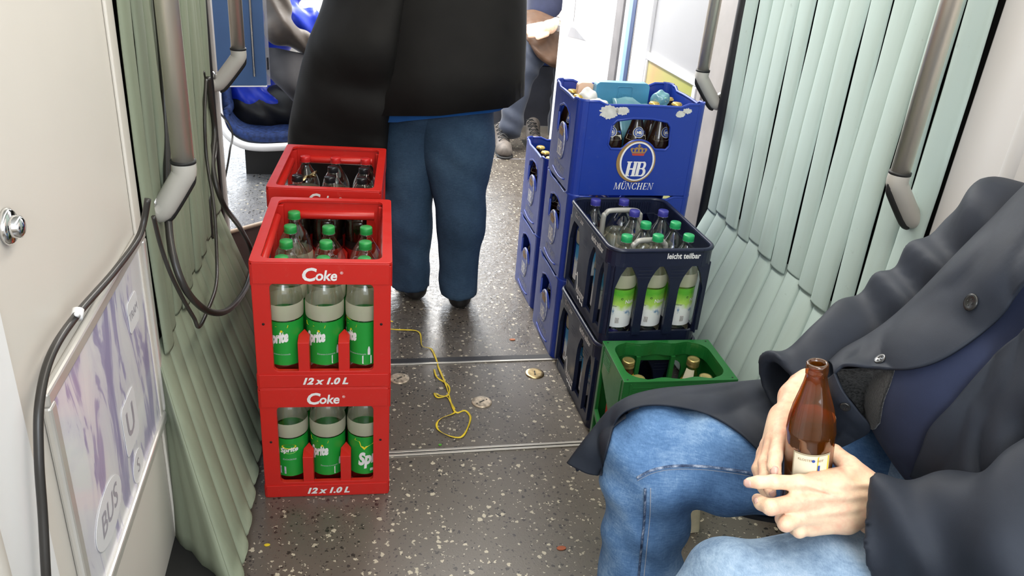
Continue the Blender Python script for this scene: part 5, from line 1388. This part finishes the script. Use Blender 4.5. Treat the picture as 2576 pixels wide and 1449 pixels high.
for q_ in ([(2576, 692), (2500, 786), (2440, 838), (2382, 878), (2286, 912), (2215, 912), (2150, 906)], [(2576, 850), (2512, 905), (2458, 962), (2412, 1018), (2358, 1080), (2334, 1140), (2312, 1185)]):
    s = seam_line(q_, bfr, .0011, cloth('coat_stitching', (.012, .015, .022)), 'stitching', man, .0)
    if s: loc(s)
button(2448, 762, 1.105, .0125, toC+Vector((0, 0, .3)))
button(2218, 908, 1.218, .010, Vector((-1, -.3, -.9))); button(2128, 1020, 1.245, .008, Vector((-1, -.2, -.5)))
# flip seat under the man
st = empty('seat', 'grey flip seat on the right wall under the seated man', 'seat', (1.0, .86, 0))
MB().box((-.17, -.23, .37), (.2, .26, .41)).build('cushion', M_navystrip, st, bevel=.015, seg=3)
MB().box((.12, -.2, .30), (.2, .22, .37)).box((.16, -.02, .0), (.20, .02, .31)).build('bracket', M_rubg, st, bevel=.004)

# the held bottle
t0 = at(2057, 912, 1.105); b0 = at(2014, 1338, 1.225); ax = (b0-t0).normalized(); b0 = t0+ax*.262
hb = empty('beer_bottle', 'open brown beer bottle held in the hands of the seated man', 'bottle', tuple(b0))
hb.rotation_mode = 'QUATERNION'; hb.rotation_quaternion = (-ax).to_track_quat('Z', 'Y')
gm = NT('amber_bottle_glass'); gm.b.inputs['Base Color'].default_value = (.42, .13, .015, 1); gm.b.inputs['Transmission Weight'].default_value = 1; gm.b.inputs['Roughness'].default_value = .03; gm.b.inputs['IOR'].default_value = 1.45
gmix = clear('amber_glass', (.68, .36, .10, 1), .08, .04, .15, (.26, .09, .01, 1))
HBP = [(0, .004), (.026, .0), (.032, .004), (.0338, .012), (.0338, .150), (.0343, .153), (.0338, .156), (.0320, .172), (.0275, .192), (.0215, .212), (.0165, .230), (.0140, .243), (.0150, .245), (.0152, .252), (.0142, .254), (.0150, .256), (.0150, .260), (.0135, .262), (.0110, .262), (.0105, .255), (.0125, .235), (.0190, .205), (.0290, .172), (.0312, .150), (.0312, .02), (0, .012)]
MB().lathe(HBP, 40).build('bottle_body', gmix, hb)
# label faces the camera
Mi3 = hb.rotation_quaternion.to_matrix().inverted(); dloc = Mi3 @ (CAM-b0); fa = atan2(dloc.y, dloc.x)
R = .0342; MB().lathe([(R, .055), (R, .132)], 30, 0, None, True, 1.6, fa-.62).build('label', mat('gold_rim_label', (.45, .38, .25), .4), hb)
MB().lathe([(R+.0004, .058), (R+.0004, .1295)], 30, 0, None, True, 1.48, fa-.56).build('label_face', mat('white_yellow_label', (.85, .80, .62), .4, var=.05), hb)
p = MB(); bend_poly(p, rrect(0, 0, .018, .07, .002), R+.0008, fa+.38, .059, 1); bend_poly(p, oval(0, 0, .0024, .0024, 12), R+.0012, fa+.22, .122, 0)
bend_text(p, 'KLOSTER', .005, R+.0008, fa-.1, .122, 2); bend_text(p, 'SEIT', .005, R+.0012, fa+.5, .122, 2); bend_text(p, '1', .014, R+.0012, fa+.45, .108, 0, bold=.001)
p.build('print', [L_blue, L_yel, M_gold], hb)

# ---------------- standing person, seen from behind
sp = empty('person', 'standing person seen from behind in a long black coat and dark blue jeans', 'person', (.35, 2.65, 0)); SO = (.35, 2.65, 0)
def sub(o, org):
    for v in o.data.vertices: v.co -= Vector(org)
    return o
lr = [rc(A(1152, 742, 2.98), A(1160, 560, 2.86), .070, .080), rc(A(1160, 560, 2.86), A(1150, 360, 2.78), .080, .125), rc(A(1150, 360, 2.78), A(1130, 200, 2.72), .125, .15)]
ll = [rc(A(1032, 722, 3.02), A(1028, 560, 2.90), .074, .078), rc(A(1028, 560, 2.90), A(1030, 360, 2.80), .078, .105), rc(A(1030, 360, 2.80), A(1080, 200, 2.72), .105, .15)]
for nm, pr in (('right', lr), ('left', ll)):
    o = sdf_obj('jeans_leg', pr, .0115, M_denD, sp, .04, lambda P, d: np.maximum(d+fold(P, .0025, [((.4, .2, 1), 38, 1), ((.9, 0, .3), 45, .6)]), .045-P[..., 2]), origin=SO)
for (x, y, d, dx) in ((1155, 778, 2.99, .035), (1045, 752, 3.02, -.03)):
    c0 = A(x, y, d); c0[2] = .04
    sdf_obj('shoe', [rc(c0, c0+(dx, .20, 0), .040, .038), rc(c0+(0, .01, 0), c0+(0, .02, .05), .038, .036)], .009, M_bshoe, sp, .02, lambda P, d: np.maximum(d, .004-P[..., 2]), origin=SO)
def coat_ring(y, xl, xr, d, th, n=40, hemf=None, wob=0.0):
    R = []
    for i in range(n):
        t = 2*pi*i/n; x = (xl+xr)/2-(xr-xl)/2*cos(t); s = sin(t)
        yy = y if hemf is None else hemf(x)
        R.append(at(x, yy, d-th*(abs(s)**.8)*np.sign(s)+wob*sin(t*7+y*.01)))
    return R
def hem(x): return 292-.0*x if x < 1100 else 292-(x-1100)*.12 if x < 1275 else 271-(x-1275)*.75
rows = [coat_ring(y, xl, xr, d, th, wob=.006) for y, xl, xr, d, th in ((-520, 930, 1250, 2.50, .12), (-430, 850, 1300, 2.52, .14), (-250, 835, 1320, 2.56, .15), (-100, 850, 1322, 2.60, .16), (0, 870, 1321, 2.64, .17), (100, 880, 1320, 2.67, .175), (180, 890, 1317, 2.70, .18))]
rows.append(coat_ring(0, 900, 1315, 2.73, .185, hemf=hem, wob=.006))
o = sub(MB().grid(rows, close=True).build('coat', M_blk, sp), SO); s = o.modifiers.new('t', 'SOLIDIFY'); s.thickness = .012; s.offset = 0
def hem2(x): return (308 if x < 1010 else 306-(x-1010)*.10) if x < 1250 else 282-(x-1250)*.65
rows = [coat_ring(200, 912, 1312, 2.73, .165), coat_ring(0, 918, 1312, 2.75, .168, hemf=hem2)]
o = sub(MB().grid(rows, close=True).build('shirt', M_shirtb, sp), SO); s = o.modifiers.new('t', 'SOLIDIFY'); s.thickness = .004
# wide left part of the coat that hangs lower
fl_ = [V([(850, -160, 2.50), (900, -160, 2.44), (980, -160, 2.42), (1040, -160, 2.44)]), V([(822, 0, 2.52), (880, 0, 2.46), (950, 0, 2.44), (1010, 0, 2.47)]), V([(782, 110, 2.52), (850, 110, 2.46), (930, 115, 2.45), (990, 120, 2.49)]),
       V([(755, 220, 2.60), (830, 225, 2.55), (910, 228, 2.54), (978, 230, 2.57)]), V([(734, 345, 2.68), (812, 352, 2.65), (890, 357, 2.65), (965, 362, 2.66)]), V([(742, 470, 2.76), (815, 475, 2.74), (890, 478, 2.74), (960, 480, 2.74)])]
fl_ = [r+[r[-1]+(r[-1]-CAM).normalized()*.10] for r in fl_]; fl_ = [[r[0]+(r[0]-CAM).normalized()*.16]+r for r in fl_]
o = sub(sheet('coat_flap', fl_, M_blk, sp, 9, 9, .012, .012, 5, 2.0), SO)
# sleeves and the body inside
sdf_obj('coat_sleeve', [rc(A(1290, -380, 2.60), A(1275, -60, 2.62), .075, .05)], .012, M_blk, sp, origin=SO)
sdf_obj('coat_sleeve', [rc(A(900, -420, 2.52), A(900, -150, 2.50), .075, .06)], .012, M_blk, sp, origin=SO)
hs = np.array(at(1090, -740, 2.44))
sdf_obj('body', [rc(hs-(0, 0, .22), hs-(0, 0, .06), .06, .055), sph(hs+(0, 0, .02), .1, (.82, 1, 1.15))], .01, M_skin, sp, .02, origin=SO)
sdf_obj('hair', [sph(hs+(0, -.012, .035), .105, (.86, 1, 1.12))], .01, mat('brown_hair', (.06, .04, .03), .7), sp, origin=SO)

# ---------------- seated person at the far left, blue rain jacket
seat = empty('seat', 'white shell seat with a dark blue cushion at the far left', 'seat', tuple(at(640, 360, 3.3))); SE = tuple(seat.location)
prof = curve_pts(V([(538, -60, 3.28), (541, 120, 3.28), (546, 220, 3.28), (551, 285, 3.28), (566, 330, 3.28), (600, 360, 3.28), (650, 371, 3.28), (745, 368, 3.28), (830, 366, 3.28)]), 60)
W_ = Vector((0, .42, 0))
m_ = MB().tube(prof, .016, 12); m_.tube([p+W_ for p in prof], .016, 12); m_.grid([prof, [p+W_ for p in prof]])
o = sub(m_.build('shell', M_white, seat), SE)
inn = [p+CX*(.030 if i < 26 else .012)+Vector((0, 0, .028 if i > 22 else .0)) for i, p in enumerate(prof)]
M_cush = mat('dark_blue_cushion', (.012, .035, .14), .85, var=.3, vscale=60, bump=.5, bscale=500)
o = sub(MB().grid([[p+Vector((0, .03, 0)) for p in inn], [p+Vector((0, .39, 0)) for p in inn]]).build('cushion', M_cush, seat), SE); s = o.modifiers.new('t', 'SOLIDIFY'); s.thickness = .03; s.offset = 0
pz = at(700, 372, 3.3); sub(MB().box((pz.x-.14, pz.y+.06, .25), (pz.x+.14, pz.y+.36, pz.z)).build('pedestal', M_black, seat), SE)
pl = empty('person', 'person in a blue rain jacket and black trousers seated at the far left', 'person', SE); 
P3 = lambda *a: A(*a)
dd = 3.46
pleg = [rc(P3(630, 278, dd), P3(760, 262, dd), .095, .085), rc(P3(760, 262, dd), P3(900, 262, dd), .085, .075), rc(P3(900, 262, dd), P3(905, 460, dd+.2), .07, .055)]
sdf_obj('trousers', pleg, .011, M_blkshiny, pl, .03, lambda P, d: d+fold(P, .006, [((.6, .2, .9), 55, 1)]), origin=SE)
sdf_obj('rain_jacket', [rc(P3(628, 235, dd), P3(650, 100, dd), .10, .12), rc(P3(650, 100, dd), P3(700, -120, dd), .12, .15), rc(P3(720, 60, dd-.02), P3(770, 60, dd+.02), .09, .07), rc(P3(640, 250, dd-.05), P3(740, 262, dd-.07), .05, .014)], .011, M_jackb, pl, .03, lambda P, d: d+fold(P, .008, [((.9, .3, .6), 38, 1)]), origin=SE)
sdf_obj('jacket_sleeve', [rc(P3(680, -60, dd-.16), P3(705, 75, dd-.18), .065, .055), rc(P3(705, 75, dd-.18), P3(772, 112, dd-.12), .055, .042)], .009, cloth('olive_brown_sleeve', (.055, .042, .032), .5, .4, 40), pl, .03, lambda P, d: d+fold(P, .006, [((.9, .3, .6), 60, 1)]), origin=SE)
bagr = [V([(672, 120, dd-.12), (700, 125, dd-.15), (740, 135, dd-.15), (790, 140, dd-.1)]), V([(672, 160, dd-.12), (705, 175, dd-.17), (740, 180, dd-.17), (785, 180, dd-.1)]), V([(678, 180, dd-.1), (705, 205, dd-.17), (745, 235, dd-.17), (790, 250, dd-.1)]), V([(700, 205, dd-.08), (725, 228, dd-.12), (755, 258, dd-.12), (800, 270, dd-.08)])]
o = sheet('bag', bagr, cloth('charcoal_bag', (.03, .028, .03), .7), None, 8, 8, .03, .006, 8, 1.0); tag(o, 'charcoal cloth bag on the lap of the person in the blue rain jacket', 'bag')
hd2 = np.array(P3(720, -260, dd)); sdf_obj('body', [rc(hd2-(0, 0, .16), hd2, .055, .055), sph(hd2+(0, 0, .05), .1, (1, .85, 1.15))], .01, M_skin, pl, .02, origin=SE)
# ---------------- seated person far right
bench = struct(MB().box((.86, 5.13, .03), (1.62, 5.6, .43)).build('wall_bench_box', M_darkbox, bevel=.006)); struct(MB().box((.84, 5.10, 0), (1.62, 5.14, .04)).build('trim_21', M_alu))
be = tag(MB().box((.86, 5.12, .43), (1.62, 5.62, .49)).build('bench_cushion', M_cush, bevel=.02), 'dark blue bench cushion under the far passenger with the watch', 'cushion')
pr = empty('person', 'far seated passenger with a wristwatch, navy shirt and a brown jacket across the lap', 'person', (1.1, 5.1, 0)); PO = (1.1, 5.1, 0)
kk = P3(1352, 118, 4.88)
sdf_obj('trousers', [rc(P3(1420, 100, 5.35), kk, .10, .08), rc(kk, P3(1300, 230, 4.86), .078, .070), rc(P3(1300, 230, 4.86), P3(1285, 322, 4.86), .068, .072), rc(P3(1440, 100, 5.35), P3(1430, 120, 4.95), .1, .08), rc(P3(1430, 120, 4.95), P3(1400, 330, 5.0), .075, .06)], .012, cloth('dark_navy_trousers', (.022, .028, .045), .7, .4, 30), pr, .03, lambda P, d: d+fold(P, .005, [((.2, .2, 1), 50, 1)]), origin=PO)
sdf_obj('shirt', [rc(P3(1385, 30, 5.3), P3(1400, -200, 5.3), .16, .19), rc(P3(1480, -150, 5.2), P3(1455, -10, 5.1), .07, .06)], .014, cloth('navy_tshirt', (.018, .022, .05), .8), pr, .04, origin=PO)
hnd = [rc(P3(1455, -10, 5.04), P3(1412, 52, 4.84), .042, .032), rc(P3(1412, 52, 4.84), P3(1382, 68, 4.72), .032, .038), rc(P3(1382, 68, 4.72), P3(1362, 72, 4.70), .036, .032)]
hd3 = np.array(P3(1400, -330, 5.25))
hnd += [rc(P3(1455, -10, 5.04), P3(1480, -160, 5.2), .042, .05), rc(P3(1480, -160, 5.2), hd3-(0, 0, .22), .05, .06), rc(hd3-(0, 0, .24), hd3, .055, .055), rc(hd3+(0, 0, .03), hd3+(0, 0, .09), .085, .09)]
fg = [[rc(P3(1364, 60+9*i, 4.69), P3(1320+6*abs(i-1), 66+8.5*i, 4.67), .0135, .0105)] for i in range(4)]+[[rc(P3(1376, 86, 4.70), P3(1352, 96, 4.67), .015, .011)]]
vs, F = nets_obj(hnd, lambda P, d: handfn(P, d, fg, .006), .0065, fg, .02)
hv = vs.tolist(); hf = F.tolist()
o = sub(MB().add(hv, hf, 0, None, True).build('body', M_skin, pr), PO)
w0 = Vector(P3(1401, 60, 4.79)); wd = Vector(P3(1412, 52, 4.84)-P3(1385, 68, 4.73)).normalized()
wm = MB(); q = wd.to_track_quat('Z', 'Y').to_matrix().to_4x4(); wm.lathe([(.034, -.012), (.040, -.010), (.040, .010), (.034, .012)], 24, 0, Matrix.Translation(w0) @ q)
toc = (CAM-w0).normalized(); q2 = toc.to_track_quat('Z', 'Y').to_matrix().to_4x4(); fc = Vector(P3(1404, 71, 4.745))
wm.lathe([(.022, 0), (.023, .008), (.017, .010)], 24, 0, Matrix.Translation(fc) @ q2); wm.lathe([(.017, .010), (0, .0102)], 24, 1, Matrix.Translation(fc) @ q2)
o = wm.build('wristwatch', [M_steel, M_rubg]); tag(o, 'silver wristwatch on the wrist of the far seated passenger', 'watch')
jk = [V([(1322, 28, 4.92), (1350, 28, 4.90), (1390, 45, 4.90), (1430, 60, 4.95)]), V([(1322, 60, 4.80), (1350, 62, 4.78), (1385, 75, 4.78), (1430, 80, 4.85)]), V([(1322, 95, 4.76), (1352, 105, 4.75), (1385, 110, 4.76), (1430, 110, 4.8)]), V([(1336, 112, 4.75), (1360, 135, 4.74), (1388, 150, 4.75), (1430, 150, 4.8)]), V([(1352, 140, 4.78), (1368, 155, 4.77), (1395, 168, 4.78), (1430, 170, 4.82)])]
o = sheet('jacket', jk, M_brownj, None, 9, 8, .016, .010, 14, 6.0); tag(o, 'brown jacket lying across the lap of the far passenger', 'jacket')
s0 = floor_at(1270, 398)
M_snk = mat('grey_brown_sneaker', (.12, .10, .085), .6, var=.2, vscale=40)
sc0 = np.array(s0)+(0, .02, .045)
dirv = np.array((.02, .23, 0))
for k, off_ in ((0, (0, 0, 0)), (1, (.22, .12, 0))):
    c_ = sc0+np.array(off_)
    so_ = sdf_obj('sneaker', [rc(c_+(0, .01, -.008), c_+dirv, .044, .042), rc(c_+dirv*.75, c_+dirv*.95+(0, 0, .07), .042, .045), rc(c_+(0, .0, -.008), c_+(0, .04, .0), .040, .046)], .008, M_snk, pr, .02, lambda P, d: np.maximum(d, .012-P[..., 2]), origin=PO)
    x = MB()
    for j in range(5):
        y0 = .045+.034*j; zt = .050+.012*j
        for s_ in (-1, 1):
            a1 = Vector(c_)+Vector((-.030*s_, y0, zt-.010)); a2 = Vector(c_)+Vector((.0, y0+.014, zt+.010)); a3 = Vector(c_)+Vector((.030*s_, y0+.030, zt))
            x.tube(curve_pts([a1, a2, a3], 6), .0028, 6)
    sub(x.build('laces', M_black, so_), PO)
    y = MB().lathe([(.0, .0), (.046, .002), (.048, .012), (.0, .013)], 20, 0, Matrix.Translation(Vector(c_)-Vector((0, 0, c_[2]))) @ Matrix.Diagonal((1, 1.1, 1, 1)))
    y.lathe([(.0, .0), (.040, .002), (.042, .012), (.0, .013)], 20, 0, Matrix.Translation(Vector(c_+dirv)-Vector((0, 0, c_[2]))) @ Matrix.Diagonal((1, 1.2, 1, 1)))
    y.box((c_[0]-.042, c_[1], .0), (c_[0]+.042+.01, c_[1]+dirv[1], .012)); sub(y.build('sole', M_black, so_), PO)

# blue cupboard door at the far left
cbp = [at(536, 216, 2.98), at(672, 214, 3.05)]
cb = empty('cupboard_door', 'flat blue cupboard door with a steel hinge hanging at the far left', 'door panel', tuple(cbp[0])); CB = tuple(cbp[0])
a_, b_ = cbp[0], cbp[1]; b_.z = a_.z; dirc = (b_-a_).normalized(); nrm = Vector((dirc.y, -dirc.x, 0)); wdt = (b_-a_).length
MC = Matrix(((dirc.x, 0, nrm.x, 0), (dirc.y, 0, nrm.y, 0), (0, 1, 0, 0), (0, 0, 0, 1)))
zt_ = 2.2-a_.z
MB().plate([(-.06, 0), (wdt, 0), (wdt, zt_), (-.06, zt_)], (), -.04, 0, 0, MC).build('panel', M_blue, cb, bevel=.003)
MB().tube([MC @ Vector((wdt-.045, .035, .002)), MC @ Vector((wdt-.045, zt_, .002))], .005, 10).build('hinge', M_steel, cb)
MB().plate([(-.06, -.004), (wdt, -.004), (wdt, 0), (-.06, 0)], (), -.04, .002, 0, MC).build('edge', M_white, cb)
MB().plate([(wdt, 0), (wdt+.014, 0), (wdt+.014, zt_), (wdt, zt_)], (), -.02, -.008, 0, MC).build('clear_edge_strip', clear('clear_strip', (.85, .85, .88, 1), .1, .1, .3, (.6, .6, .62, 1)), cb)
hk = MB()
for z_ in (.34, .37, .40): hk.lathe([(0, 0), (.006, 0), (.006, .004), (0, .005)], 12, 0, MC @ Matrix.Translation((wdt+.006, z_, -.006)))
hk.box((wdt+.004, .06, -.004), (wdt+.010, .105, 0), 0, MC); hk.build('screws', M_chrome, cb)
